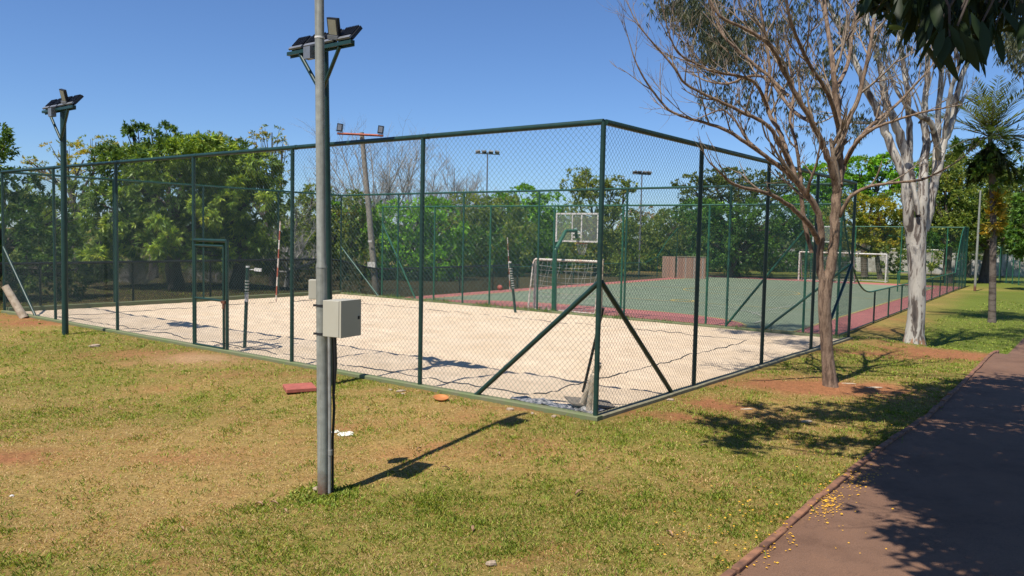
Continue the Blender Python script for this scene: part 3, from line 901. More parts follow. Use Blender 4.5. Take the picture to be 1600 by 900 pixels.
# ---------------------------------------------------------------- grey pole with meter box
pb_ = hit(505, 775)
t = thing('metal_pole', 'grey galvanized street lamp pole in the foreground with a beige box on it', 'pole', pb_)
PX, PY, PZ = pb_.x, pb_.y, pb_.z
toppt = atY(503, 0, PY + 0.1)
lean = (toppt.x - PX) / (toppt.z - PZ)
def pole_at(z): return Vector((PX + lean * (z - PZ), PY, z))
JZ = atY(505, 418, PY).z
mb = MB()
mb.tube([pole_at(PZ - 0.2), pole_at(JZ)], [0.052, 0.050], 20)
mb.tube([pole_at(JZ), pole_at(JZ + 0.05), pole_at(5.75)], [0.053, 0.043, 0.041], 20)
mb.build('pole', M_galv, t)
mb = MB(); mb.tube([pole_at(5.35), pole_at(5.42) + Vector((-.05, -.12, 0)), pole_at(5.45) + Vector((-.08, -0.2, 0.02))], 0.03, 8); mb.build('lamp_arm', M_galv, t)
mb = MB(); hd = pole_at(5.45) + Vector((-0.10, -0.34, 0.03)); mb.box(hd, (0.38, 0.30, 0.10), Matrix.Rotation(math.radians(50), 3, 'Z')); o = mb.build('lamp_head', M_lampg, t)
bv = o.modifiers.new('bevel', 'BEVEL'); bv.width = 0.03; bv.segments = 3
for zc in (atY(505, 477, PY).z, atY(505, 521, PY).z):
    mb = MB(); c = pole_at(zc); mb.tube([c + Vector((0, 0, -0.010)), c + Vector((0, 0, 0.010))], 0.0545, 20)
    mb.box(c + Vector((-0.058, -0.02, 0)), (0.03, 0.02, 0.02)); mb.build('clamp', M_boxd, t)
mb = MB(); c = pole_at(atY(505, 59, PY).z); mb.tube([c + Vector((0, 0, -0.008)), c + Vector((0, 0, 0.008))], 0.0445, 20); mb.build('band', M_white, t)
# meter box: its side faces the camera, its door faces right
bc0 = atY(502, 470, PY - 0.10); bc1 = atY(535, 528, PY - 0.10)
bx = MB()
zc = (atY(531, 470, PY - .22).z + atY(531, 529, PY - .22).z) / 2; bh = abs(atY(531, 470, PY - .22).z - atY(531, 529, PY - .22).z) * 0.97
Rb = Matrix.Rotation(math.radians(-26), 3, 'Z')
cn = atY(530, 499, PY - 0.22); cn.z = zc
ctr = cn + Rb @ Vector((-0.10, 0.15, 0))
bx.box(ctr, (0.18, 0.29, bh), Rb)
o = bx.build('meter_box', M_box, t)
bv = o.modifiers.new('bevel', 'BEVEL'); bv.width = 0.004; bv.segments = 2
xd = Rb @ Vector((1, 0, 0)); yd = Rb @ Vector((0, 1, 0))
mb = MB(); mb.box(ctr + xd * 0.094, (0.008, 0.280, bh - 0.01), Rb); mb.build('gasket', M_boxd, o)
mb = MB(); mb.box(ctr + xd * 0.108, (0.020, 0.296, bh + 0.006), Rb); dr = mb.build('box_door', M_box, o)
mb = MB(); mb.box(ctr + xd * 0.121 + yd * 0.11, (0.008, 0.02, 0.03), Rb); mb.build('lock', M_boxd, o)
# second box behind the pole
zc2 = (atY(487, 437, PY + 0.3).z + atY(487, 468, PY + 0.3).z) / 2
cc = atY(491, 452, PY + 0.16)
mb = MB(); mb.box(Vector((cc.x + 0.03, cc.y, cc.z)), (0.15, 0.10, 0.185), Matrix.Rotation(math.radians(5), 3, 'Z')); o = mb.build('junction_box', M_box, t)
bv = o.modifiers.new('bevel', 'BEVEL'); bv.width = 0.006; bv.segments = 2
# conduit and cable
mb = MB(); k0 = Vector((0.070, -0.01, 0))
mb.tube([pole_at(zc - bh / 2) + k0, pole_at(0.6) + k0, pole_at(PZ - 0.1) + k0 + Vector((-0.01, 0, 0))], 0.0155, 10)
c = pole_at(0.16) + k0; mb.tube([c, c + Vector((0, 0, 0.05))], 0.021, 10)
mb.build('conduit', M_pvc, t)
mb = MB(); k1 = Vector((0.096, 0.03, 0))
mb.tube([pole_at(zc - bh / 2) + k1 + Vector((0.01, 0, 0)), pole_at(1.0) + k1 + Vector((0.016, 0, 0)), pole_at(0.72) + k1, pole_at(0.6) + k1 + Vector((0.006, 0, 0)), pole_at(0.3) + k1 + Vector((-0.01, 0, 0)), pole_at(PZ - 0.1) + k1 + Vector((-0.015, 0, 0))], [0.022, 0.022, 0.013, 0.013, 0.012, 0.012], 10)
mb.build('cable', M_cable, t)

# ---------------------------------------------------------------- floodlight masts
def mast(label, base, H, ang, lean_, group):
    t = thing('floodlight_mast', label, 'floodlight', base, group)
    bx_, by_, bz_ = base
    mb = MB(); mb.tube([(bx_, by_, bz_ - 0.2), (bx_ + lean_, by_, bz_ + H)], [0.064, 0.056], 14); mb.build('pole', M_green, t); bx_ += lean_
    d = Vector((math.cos(ang), math.sin(ang), 0)); nn = Vector((-d.y, d.x, 0))
    R = Matrix.Rotation(ang, 3, 'Z')
    zt = bz_ + H - 0.05
    c = Vector((bx_, by_, zt)) - nn * 0.09
    mb = MB(); mb.box(c, (1.42, 0.07, 0.05), R); mb.box(c + Vector((0, 0, -0.03)) + nn * 0.032, (1.42, 0.006, 0.05), R); mb.build('crossbar', M_green, t)
    for s in (-1, 1):
        mb = MB(); mb.tube([Vector((bx_, by_, zt - 0.62)) - nn * 0.05, c + d * (s * 0.44) + Vector((0, 0, -0.03))], 0.030, 6); mb.build('strut', M_green, t)
    mb = MB(); mb.box(c - d * 0.15 - nn * 0.06 + Vector((0, 0, -0.06)), (0.15, 0.1, 0.17), R); mb.build('junction_box', M_lampg, t)
    for i, (u, flip) in enumerate(((-0.52, 0), (-0.17, 0), (0.18, 0), (0.36, 1), (0.54, 0))):
        tilt = math.radians(-42) if not flip else math.radians(118)
        Rt = R @ Matrix.Rotation(tilt, 3, 'X') if not flip else R @ Matrix.Rotation(math.radians(12), 3, 'Y') @ Matrix.Rotation(math.radians(18), 3, 'X')
        cc = c + d * u + nn * (0.10 if not flip else -0.04) + Vector((0, 0, 0.15 if not flip else 0.24))
        mb = MB()
        mb.box(cc, (0.29, 0.05, 0.25) if not flip else (0.22, 0.05, 0.25), Rt)
        w_ = 0.29 if not flip else 0.22
        if not flip:
            for k in range(9):
                mb.box(cc + Rt @ Vector((-w_ / 2 + 0.02 + k * 0.031, -0.035, 0.015)), (0.006, 0.03, 0.20), Rt)
        body = mb.build('floodlight', M_lampb, t)
        sgn = 1 if not flip else -1
        mb = MB(); mb.box(cc + Rt @ Vector((0, 0.028, 0)), (w_ - 0.05, 0.006, 0.20), Rt)
        if flip: mb.box(cc + Rt @ Vector((0, -0.028, 0)), (w_ - 0.05, 0.006, 0.20), Rt)
        mb.build('lens', M_lens, body)
        mb = MB(); mb.box(cc + Rt @ Vector((0, -0.035, -0.135)), (w_, 0.03, 0.05), Rt); mb.build('driver_housing', M_lampg, body)
        for s in (-1, 1):
            mb = MB(); mb.tube([c + d * (u + s * (w_ / 2 - 0.05)), cc + Rt @ Vector((s * (w_ / 2 - 0.02), 0, 0))], 0.009, 6); mb.build('bracket', M_lampb, body)
    return t
b2 = hit(515, 602); bL = hit(102, 523)
angA = math.atan2(sY, -cY) + PI                    # bar runs along the fence
mast('green mast with five floodlights standing right behind the grey pole', (b2.x, b2.y, b2.z), atY(510, 72, b2.y).z - b2.z, angA, atY(507, 80, b2.y).x - b2.x, 'floodlight masts on the lawn')
mast('green mast with five floodlights at the left of the lawn', (bL.x, bL.y, bL.z), atY(99, 168, bL.y).z - bL.z, angA, atY(98.5, 168, bL.y).x - bL.x, 'floodlight masts on the lawn')

# weathered pole with a red crossbar
ub = Vector((*atY(588, 455, 37.5).xy, SPZ)); ut = atY(565, 207, 37.5)
t = thing('light_pole', 'weathered leaning pole with a red crossbar and two small floodlights', 'light pole', ub)
mb = MB(); mb.tube([ub - Vector((0, 0, 0.2)), ub.lerp(ut, 0.5), ut], [0.16, 0.135, 0.105], 12); mb.build('pole', M_pole_w, t)
e0 = atY(527, 208.5, 37.3); e1 = atY(599, 212, 37.3)
mb = MB(); d = (e1 - e0); R = Matrix.Rotation(math.atan2(d.y, d.x), 3, 'Z'); mb.tube([e0, e1], 0.055, 4, smooth=False); mb.build('crossbar', M_redbar, t)
for e, cs in ((e0, 1), (e1, -1)):
    mb = MB(); mb.box(e + Vector((0.12 * cs, 0, 0.27)), (0.26, 0.14, 0.36), Matrix.Rotation(0.12, 3, 'Y')); o = mb.build('floodlight', M_lampb, t)
    mb = MB(); mb.box(e + Vector((0.12 * cs, -0.08, 0.27)), (0.18, 0.02, 0.26), Matrix.Rotation(0.12, 3, 'Y')); mb.build('lens', M_lampg, o)
for px_, py_ in ((580, 414), (578, 377)):
    c = atY(px_, py_, 37.2); mb = MB(); mb.box(c, (0.36 if py_ > 400 else 0.18, 0.02, 0.28 if py_ > 400 else 0.08)); mb.build('plate', M_white, t)

def far_lamp(label, px, ytop, ybase, Y, arms, m=M_lampg, grp=None, r=0.07):
    b = atY(px, ybase, Y); b.z = SPZ; tp = atY(px + 1, ytop, Y)
    t = thing('lamp_post', label, 'lamp post', b, grp)
    mb = MB(); mb.tube([b - Vector((0, 0, .2)), Vector((b.x, b.y, tp.z))], [r, r * 0.7], 8); mb.build('pole', m, t)
    if arms:
        mb = MB(); mb.tube([Vector((b.x - arms, b.y - 0.2, tp.z - 0.1)), Vector((b.x + arms, b.y + 0.2, tp.z - 0.12))], 0.04, 6); mb.build('crossbar', m, t)
        for k in (-1, -0.35, 0.35, 1):
            mb = MB(); mb.box(Vector((b.x + arms * k * 0.8, b.y, tp.z + 0.02)), (0.34, 0.36, 0.10), Matrix.Rotation(0.25 * k, 3, 'Y') @ Matrix.Rotation(-0.4, 3, 'X')); mb.build('lamp_head', M_lampb if k < 0 else M_lampg, t)
    return t
far_lamp('tall distant lamp post seen in the sky left of the corner post', 758, 238, 446, 60, 0.9)
far_lamp('tall distant lamp post right of the corner post between the trees', 998, 270, 436, 62, 0.7)
far_lamp('slender grey lamp post standing on the lawn beyond the white eucalyptus', 1523, 297, 455, 48.2, 0.0, M_galv, r=0.075)
far_lamp('dark lamp post seen between the forks of the eucalyptus', 1433, 190, 440, 56, 0.35, M_galv, r=0.06)

# ---------------------------------------------------------------- volleyball posts, ropes
vb = hit(382, 543); vA, vB = ab(vb.x, vb.y)
t = thing('net_post', 'green volleyball post with white winch standing behind the gate', 'volleyball post', (vb.x, vb.y, 0))
tp = atY(387, 418, vb.y); mid = Vector((vb.x, vb.y, -0.1))
mb = MB(); mb.tube([mid, Vector((tp.x, tp.y, tp.z))], 0.034, 12); mb.build('pole', M_green, t)
mb = MB(); mb.tube([tp, tp + Vector((0, 0, 0.03))], 0.036, 12)
lp = mid.lerp(tp, 0.62); 
for k in range(5):
    q = mid.lerp(tp, 0.70 + 0.035 * k); mb.tube([q, q + Vector((0, 0, 0.012))], 0.040, 12)
q = mid.lerp(tp, 0.60); mb.tube([q, q.lerp(tp, 0.22)], [0.037, 0.037], 12)
mb.build('white_wrap', M_white, t)
mb = MB(); q = tp + Vector((0.13, 0.02, -0.04)); mb.tube([tp + Vector((0, 0, -0.04)), q], 0.009, 6); mb.box(q + Vector((0.06, 0, 0)), (0.13, 0.05, 0.06), Matrix.Rotation(0.08, 3, 'Y')); mb.build('winch', M_white, t)
vb2 = hit(806, 489); tp = atY(797, 411, vb2.y)
t = thing('net_post', 'leaning green volleyball post wound with white rope near the sports court', 'volleyball post', (vb2.x, vb2.y, 0))
mb = MB(); mb.tube([Vector((vb2.x, vb2.y, -0.1)), tp], 0.040, 12); mb.build('pole', M_green, t)
mb = MB()
for k in range(9):
    q = Vector((vb2.x, vb2.y, 0)).lerp(tp, 0.50 + 0.048 * k); mb.tube([q - Vector((0.045, 0, 0.012)), q, q + Vector((0.045, 0, 0.01))], 0.012, 5)
    mb.tube([q, q + Vector((0, 0, 0.015))], 0.045, 12)
mb.tube([tp, tp + Vector((0, 0, 0.05))], 0.045, 8)
mb.build('white_rope', M_white, t)
M_rw = None
def rod(label, b, tp, n=9):
    t = thing('striped_rod', label, 'rod', b)
    for k in range(n):
        mr = MB(); mr.tube([Vector(b).lerp(tp, k / n), Vector(b).lerp(tp, (k + 1) / n)], 0.022, 6)
        mr.build('red_band' if k % 2 else 'white_band', M_redbar if k % 2 else M_offw, t)
b = hit(431, 473); tq = atY(438, 346, b.y); rod('thin red and white rod leaning behind the gate end of the sand court', (b.x, b.y, b.z - .05), tq)
b = hit(797, 456); tq = atY(793, 371, b.y); rod('thin red and white rod at the end of the black netting', (b.x, b.y, b.z - .05), tq)

def rope(name, pts, label, r=0.011):
    mb = MB(); P = []
    for (a0, b0), (a1, b1) in zip(pts[:-1], pts[1:]):
        n = int(math.hypot(a1 - a0, b1 - b0) / 0.07)
        for k in range(n):
            s = k / n; a = a0 + (a1 - a0) * s; b = b0 + (b1 - b0) * s
            wv = 0.10 * (float(fbm(a * 0.9, b * 0.9, 71)) - 0.5)
            wn = 0.05 * (float(vnoise(a * 3.1, b * 3.1, 72)) - 0.5)
            a += wv + wn; b += wv + wn
            P.append(w3(a, b, sand_z(a, b) + 0.004 + 0.016 * (float(vnoise(a * 2.3 + 9, b * 2.3, 73)) - 0.42)))
    mb.tube(P, r * .72, 5, smooth=False)
    o = mb.build(name, M_rope); tag(o, label, 'rope'); return o
rope('boundary_rope', [(1.5, 0.65), (16.4, 0.55)], 'dark boundary rope half buried in the sand along the camera side fence', 0.012)
rope('boundary_rope', [(1.6, 9.2), (16.2, 9.0)], 'dark boundary rope lying in the sand along the sports court side', 0.009)
rope('boundary_rope', [(1.45, 0.7), (1.6, 9.1)], 'dark boundary rope crossing the sand near the right hand fence', 0.012)
rope('boundary_rope', [(16.3, 0.6), (16.2, 8.9)], 'dark boundary rope crossing the sand at its far left end', 0.010)

# ---------------------------------------------------------------- goals and basketball hoop
def goal(label, pL, pR, H, depth_dir, depth=1.0, net=True, m=M_offw, r=0.05):
    pL = Vector(pL); pR = Vector(pR); dd = Vector(depth_dir).normalized()
    t = thing('football_goal', label, 'goal', pL)
    z = SPZ
    mb = MB()
    for p in (pL, pR): mb.tube([(p.x, p.y, z - 0.05), (p.x, p.y, z + H)], r, 10)
    mb.tube([(pL.x, pL.y, z + H), (pR.x, pR.y, z + H)], r, 10)
    mb.build('frame', m, t)
    mb = MB()
    for p in (pL, pR):
        pts = [Vector((p.x, p.y, z + H))]
        for k in range(1, 9):
            a = PI / 2 * k / 8
            pts.append(Vector((p.x, p.y, z)) + dd * (depth * 0.42 * math.sin(a)) + Vector((0, 0, H - 0.42 * (1 - math.cos(a)) * H * 0.45)))
        pts.append(Vector((p.x, p.y, z + 0.02)) + dd * depth)
        mb.tube(pts, r * 0.6, 8)
    a_ = pL + dd * depth; b_ = pR + dd * depth
    mb.tube([(a_.x, a_.y, z + 0.03), (b_.x, b_.y, z + 0.03)], r * 0.5, 8)
    mb.build('rear_frame', m, t)
    if net:
        mb = MB(); n = int((pR - pL).length / 0.17)
        for k in range(n + 1):
            s = k / n; top = pL.lerp(pR, s)
            q = [Vector((top.x, top.y, z + H))]
            for j in range(1, 9):
                f = j / 8; sag = 0.10 * math.sin(PI * f) * (1 + 0.5 * math.sin(k * 1.7))
                q.append(Vector((top.x, top.y, z + H * (1 - f))) + dd * (depth * (0.35 + 0.65 * f) * min(1, f * 3) - sag * 0.5) + (pR - pL).normalized() * (0.05 * math.sin(k * 2.1 + j)))
            mb.tube(q, 0.006, 3, cap=False)
        for j in range(1, 10):
            f = j / 10
            q = []
            for k in range(9):
                s = k / 8; top = pL.lerp(pR, s)
                q.append(Vector((top.x, top.y, z + H * (1 - f) - 0.07 * math.sin(PI * s) * (1 + 0.6 * math.sin(j * 2.3)))) + dd * (depth * (0.35 + 0.65 * f) * min(1, f * 3)))
            mb.tube(q, 0.006, 3, cap=False)
        mb.build('net', M_net, t)
    return t
gl_ = atY(834, 470, 30.6); gr_ = atY(942, 470, 28.2)
# keep the goal square to the court
gd = CA * -1
gc = (gl_ + gr_) / 2; half = 1.42
goal('white football goal with a torn net at the near end of the sports court', (gc - gd * half), (gc + gd * half), 1.86, -CB, 0.45, True, M_offw)
a0 = atY(1248, 430, 57.5)
c = Vector((a0.x, a0.y, 0)); goal('orange and white football goal at the far left of the sports court end', c, c - CA * 3.6, 2.05, CB, 0.9, True, M_offw, 0.06)
c = atY(1384, 430, 57.0); goal('white football goal on the grass just beyond the sports court', c + CA * 4.4, c, 2.0, CB, 1.0, True, M_white, 0.06)
c = atY(1492, 430, 74); goal('distant white football goal in front of the white wall', c + CA * 5.5, c, 2.3, CB, 1.2, False, M_white, 0.06)

# hoop
hb = atY(866, 482, 29.0); hb.z = SPZ
t = thing('basketball_hoop', 'basketball backboard on a bent green post at the near end of the sports court', 'basketball hoop', hb)
bcn = atY(901.5, 355.5, 30.2)
hp = Vector((hb.x, hb.y, SPZ))
k1 = atY(867, 392, 29.0); k2 = atY(884, 361, 29.6); k3 = atY(900, 360.5, 30.0); k4 = atY(901, 372, 30.1)
mb = MB()
pp = [hp - Vector((0, 0, .1)), k1 - Vector((0, 0, 0.15)), k1, k1.lerp(k2, 0.12), k1.lerp(k2, 0.9), k2, k2.lerp(k3, 0.12), k3]
mb.tube(pp, [0.085, 0.085, 0.08, 0.075, 0.065, 0.06, 0.06, 0.06], 12)
mb.tube([k3, k4], 0.06, 8); mb.build('post', M_green2, t)
R = Matrix.Rotation(math.atan2(CA.y, CA.x), 3, 'Z')
BWd, BHt = 1.8, 1.04
mb = MB(); mb.box(bcn, (BWd, 0.02, BHt), R); bo = mb.build('backboard', M_acryl, t)
mb = MB(); fx = R @ Vector((1, 0, 0)); fy = R @ Vector((0, 1, 0))
for s in (-1, 1):
    mb.box(bcn + fx * (s * BWd / 2), (0.06, 0.035, BHt + 0.06), R); mb.box(bcn + Vector((0, 0, s * BHt / 2)), (BWd - 0.07, 0.034, 0.06), R)
    mb.box(bcn + fx * (s * 0.2), (0.045, 0.033, BHt - 0.08), R)
for dz in (-0.22, -0.36): mb.box(bcn + Vector((0, 0, dz)), (0.35, 0.03, 0.05), R)
mb.build('board_frame', M_white, bo)
rc = bcn + CB * 0.42 + Vector((0, 0, -0.60))
mb = MB(); mb.tube([rc + Vector((0.23 * math.cos(2 * PI * k / 16), 0.23 * math.sin(2 * PI * k / 16), 0)) for k in range(17)], 0.014, 6, cap=False)
mb.tube([bcn + Vector((0, 0, -0.50)), rc - CB * 0.23], 0.03, 6); mb.build('rim', M_redbar, t)
mb = MB()
for k in range(12):
    a = 2 * PI * k / 12; a2 = a + 0.5
    mb.tube([rc + Vector((0.23 * math.cos(a), 0.23 * math.sin(a), 0)), rc + Vector((0.15 * math.cos(a2), 0.15 * math.sin(a2), -0.25)), rc + Vector((0.11 * math.cos(a), 0.11 * math.sin(a), -0.42))], 0.010, 3)
mb.build('net', M_net, t)
# far hoop
fh = atY(1300, 440, 56.5); fh.z = SPZ
t = thing('basketball_hoop', 'far basketball backboard behind the bare tree trunk', 'basketball hoop', fh)
mb = MB(); mb.tube([fh, fh + Vector((0, 0, 2.9)), fh - CB * 1.0 + Vector((0, 0, 3.5))], 0.1, 8); mb.build('post', M_green2, t)
mb = MB(); cc = atY(1292, 366, 55); mb.box(cc, (1.8, 0.03, 1.05), R); bo = mb.build('backboard', M_acryl, t)
mb = MB()
for s in (-1, 1):
    mb.box(cc + fx * (s * 0.9), (0.07, 0.045, 1.1), R); mb.box(cc + Vector((0, 0, s * 0.52)), (1.72, 0.044, 0.07), R)
mb.build('board_frame', M_white, bo)
# low green gate frame in the side fence line and the red balls
bg_ = hit(1383, 488)
q = atY(1402, 458, 46)
t = thing('tube_frame', 'small green tube frame standing on the court edge by the low fence', 'frame', (q.x, q.y, SPZ))
mb = MB(); e = q + CA * 0.0; e2 = e - CA * 0 + Vector((1.7, 0.3, 0))
for zf in (0.35, 1.15): mb.tube([(e.x, e.y, SPZ + zf), (e2.x, e2.y, SPZ + zf)], 0.035, 6)
for p in (e, e2): mb.tube([(p.x, p.y, SPZ - .1), (p.x, p.y, SPZ + 1.17)], 0.035, 6)
mb.build('frame', M_green2, t)
def ball(px, py, Y, r, lab):
    c = atY(px, py, Y); mb = MB(); n = 10; P = []; 
    vs = []; fs = []
    for i in range(9):
        th = PI * i / 8
        for k in range(12): vs.append((c.x + r * math.sin(th) * math.cos(PI * k / 6), c.y + r * math.sin(th) * math.sin(PI * k / 6), SPZ + r + r * math.cos(th)))
    for i in range(8):
        for k in range(12): a = i * 12 + k; b = i * 12 + (k + 1) % 12; fs.append((a, a + 12, b + 12, b))
    mb.add(vs, fs, True); tag(mb.build('ball', M_red), lab, 'ball')
ball(781, 456, 40, 0.14, 'red ball lying by the left edge of the sports court')

# brick booth
bk = atY(1057, 436, 57.0); bk.z = SPZ
t = thing('brick_booth', 'low roofless booth of bare hollow bricks at the far left corner of the sports court', 'booth', bk)
mb = MB(); u1 = Vector((-0.62, 0.55, 0)); 
R45 = Matrix.Rotation(math.radians(-8), 3, 'Z')
mb.box(bk + R45 @ Vector((1.0, 0.06, 0.74)), (2.0, 0.12, 1.6), R45); mb.build('front_wall', M_brick, t)
Rl = Matrix.Rotation(math.radians(68 + 75), 3, 'Z')
mb = MB(); dl = Rl @ Vector((1, 0, 0)); mb.box(bk + dl * 0.62 + Vector((0, 0.0, 0.742)), (1.0, 0.12, 1.604), Rl); mb.build('side_wall', M_brick, t)
mb = MB(); mb.box(bk + R45 @ Vector((1.0, 0.06, 1.56)), (2.06, 0.18, 0.05), R45); mb.build('coping', M_conc, t)

# white wall
wa = atY(1120, 420, 82); wb = atY(1700, 424, 72)
d = wb - wa; d.z = 0; ln = d.length; R = Matrix.Rotation(math.atan2(d.y, d.x), 3, 'Z')
o = MB(); o.box(Vector((0, 0, 1.0)), (ln, 0.2, 2.3)); w_o = o.build('boundary_wall', M_wall)
w_o.location = ((wa.x + wb.x) / 2, (wa.y + wb.y) / 2, SPZ - 0.1); w_o.rotation_euler = (0, 0, math.atan2(d.y, d.x))
tag(w_o, 'long whitewashed boundary wall behind the far goals', 'wall')


# ================================================================ vegetation
def unit(n, r_):
    v = r_.normal(size=(n, 3)); return v / np.linalg.norm(v, axis=1)[:, None]

def rosettes(cen, axis, per, L_, Wd, droop, col, r_, spread=0.9, jit=0.25):
    """per leaves radiating from each centre; folded lance-shaped leaves of 2 triangles as quads; returns V,F,C"""
    n = len(cen)
    c = np.repeat(cen, per, 0); ax = np.repeat(axis, per, 0); cc = np.repeat(col, per, 0)
    d = unit(n * per, r_) * spread + ax
    d[:, 2] -= droop
    d /= np.linalg.norm(d, axis=1)[:, None]
    ln = L_ * r_.uniform(0.6, 1.25, (n * per, 1))
    side = np.cross(d, unit(n * per, r_)); side /= np.linalg.norm(side, axis=1)[:, None] + 1e-9
    up = np.cross(side, d)
    b = c + unit(n * per, r_) * L_ * 0.15
    w = Wd * r_.uniform(0.7, 1.2, (n * per, 1))
    mid = b + d * ln * 0.45 - up * w * 0.25
    tip = b + d * ln - np.array([0, 0, 1]) * ln * 0.12 * droop
    V = np.stack([b, mid + side * w * 0.5, tip, mid - side * w * 0.5], 1).reshape(-1, 3)
    F = np.arange(n * per * 4)
    C = cc * r_.uniform(1 - jit, 1 + jit, (n * per, 1)) * (1 + 0.12 * r_.normal(size=(n * per, 1)) * np.array([[1.0, 0.3, -0.3]]))
    return V, F, np.repeat(np.clip(C, 0.004, 0.9), 4, 0)

SPEC = {
 'mango':   dict(L=0.27, W=0.07, per=10, droop=0.55, c=[(0.095, 0.162, 0.035), (0.161, 0.248, 0.042), (0.353, 0.469, 0.067)], p=[.5, .36, .14], dens=13, sh=.55),
 'young':   dict(L=0.28, W=0.075, per=10, droop=0.55, c=[(0.337, 0.460, 0.066), (0.219, 0.322, 0.054), (0.437, 0.491, 0.093)], p=[.5, .36, .14], dens=9, sh=.3),
 'darkleaf':dict(L=0.22, W=0.07, per=8, droop=0.45, c=[(0.064, 0.125, 0.026), (0.120, 0.212, 0.041), (0.215, 0.309, 0.059)], p=[.5, .35, .15], dens=11, sh=.6),
 'feather': dict(L=0.20, W=0.055, per=8, droop=0.1, c=[(0.403, 0.393, 0.049), (0.267, 0.336, 0.049), (0.536, 0.421, 0.049)], p=[.4, .35, .25], dens=5.5, sh=.3),
 'sparse':  dict(L=0.18, W=0.06, per=6, droop=0.3, c=[(0.267, 0.309, 0.067), (0.403, 0.336, 0.083), (0.161, 0.224, 0.049)], p=[.4, .3, .3], dens=4.5, sh=.3),
 'bright':  dict(L=0.30, W=0.13, per=7, droop=0.3, c=[(0.174, 0.364, 0.030), (0.267, 0.534, 0.037), (0.120, 0.253, 0.030)], p=[.4, .35, .25], dens=8, sh=.55),
 'olive':   dict(L=0.28, W=0.11, per=7, droop=0.3, c=[(0.228, 0.294, 0.059), (0.146, 0.212, 0.042), (0.321, 0.364, 0.076)], p=[.4, .4, .2], dens=8, sh=.55),
 'deep':    dict(L=0.30, W=0.12, per=7, droop=0.3, c=[(0.092, 0.191, 0.034), (0.146, 0.281, 0.041), (0.075, 0.135, 0.030)], p=[.4, .3, .3], dens=8, sh=.55),
 'canopy':  dict(L=0.26, W=0.10, per=7, droop=0.05, c=[(0.146, 0.191, 0.044), (0.092, 0.140, 0.030), (0.215, 0.253, 0.049)], p=[.4, .4, .2], dens=8, sh=.4),
 'gold':    dict(L=0.28, W=0.11, per=7, droop=0.1, c=[(0.375, 0.364, 0.042), (0.242, 0.281, 0.041), (0.509, 0.421, 0.049)], p=[.4, .35, .25], dens=7, sh=.4),
 'rust':    dict(L=0.25, W=0.1, per=6, droop=0.2, c=[(0.375, 0.224, 0.059), (0.215, 0.224, 0.049), (0.457, 0.281, 0.067)], p=[.4, .35, .25], dens=5, sh=.4),
}
def lobes_leaves(lobes, spec, seed, dens_mul=1.0, lf=1.0):
    r_ = np.random.default_rng(seed)
    sp_ = SPEC[spec]; Vs = []; Fs = []; Cs = []; o = 0
    pal = np.array(sp_['c'])
    for (c, rx, ry, rz) in lobes:
        area = 4 * PI * ((rx * ry + ry * rz + rx * rz) / 3)
        n = max(30, int(area * sp_['dens'] * dens_mul))
        u = unit(n, r_)
        # clumped directions: pull towards a few sub-clumps
        k = max(8, int(n / 26)); sc = unit(k, r_)
        pick = r_.integers(0, k, n)
        sub = r_.uniform(0.72, 1.12, k)
        m_ = r_.random(n) < 0.72
        u2 = sc[pick] + r_.normal(size=(n, 3)) * 0.17
        u = np.where(m_[:, None], u2 / np.linalg.norm(u2, axis=1)[:, None], u)
        rad = np.where(m_, sub[pick], 0.9) * (1 - sp_['sh'] * 0.5 * r_.random(n) ** 1.6)
        P = np.array(c)[None] + u * rad[:, None] * np.array([rx, ry, rz])[None]
        ci = r_.choice(3, size=k, p=sp_['p']); ci2 = r_.choice(3, size=n, p=sp_['p'])
        ci = np.where(m_ & (r_.random(n) < .7), ci[pick], ci2)
        V, F, C = rosettes(P, u * 0.9 + np.array([0, 0, .25]), sp_['per'], sp_['L'] * lf, sp_['W'] * lf, sp_['droop'], pal[ci], r_)
        Vs.append(V); Fs.append(F + o); Cs.append(C); o += len(V)
    return np.concatenate(Vs), np.concatenate(Fs), np.concatenate(Cs)

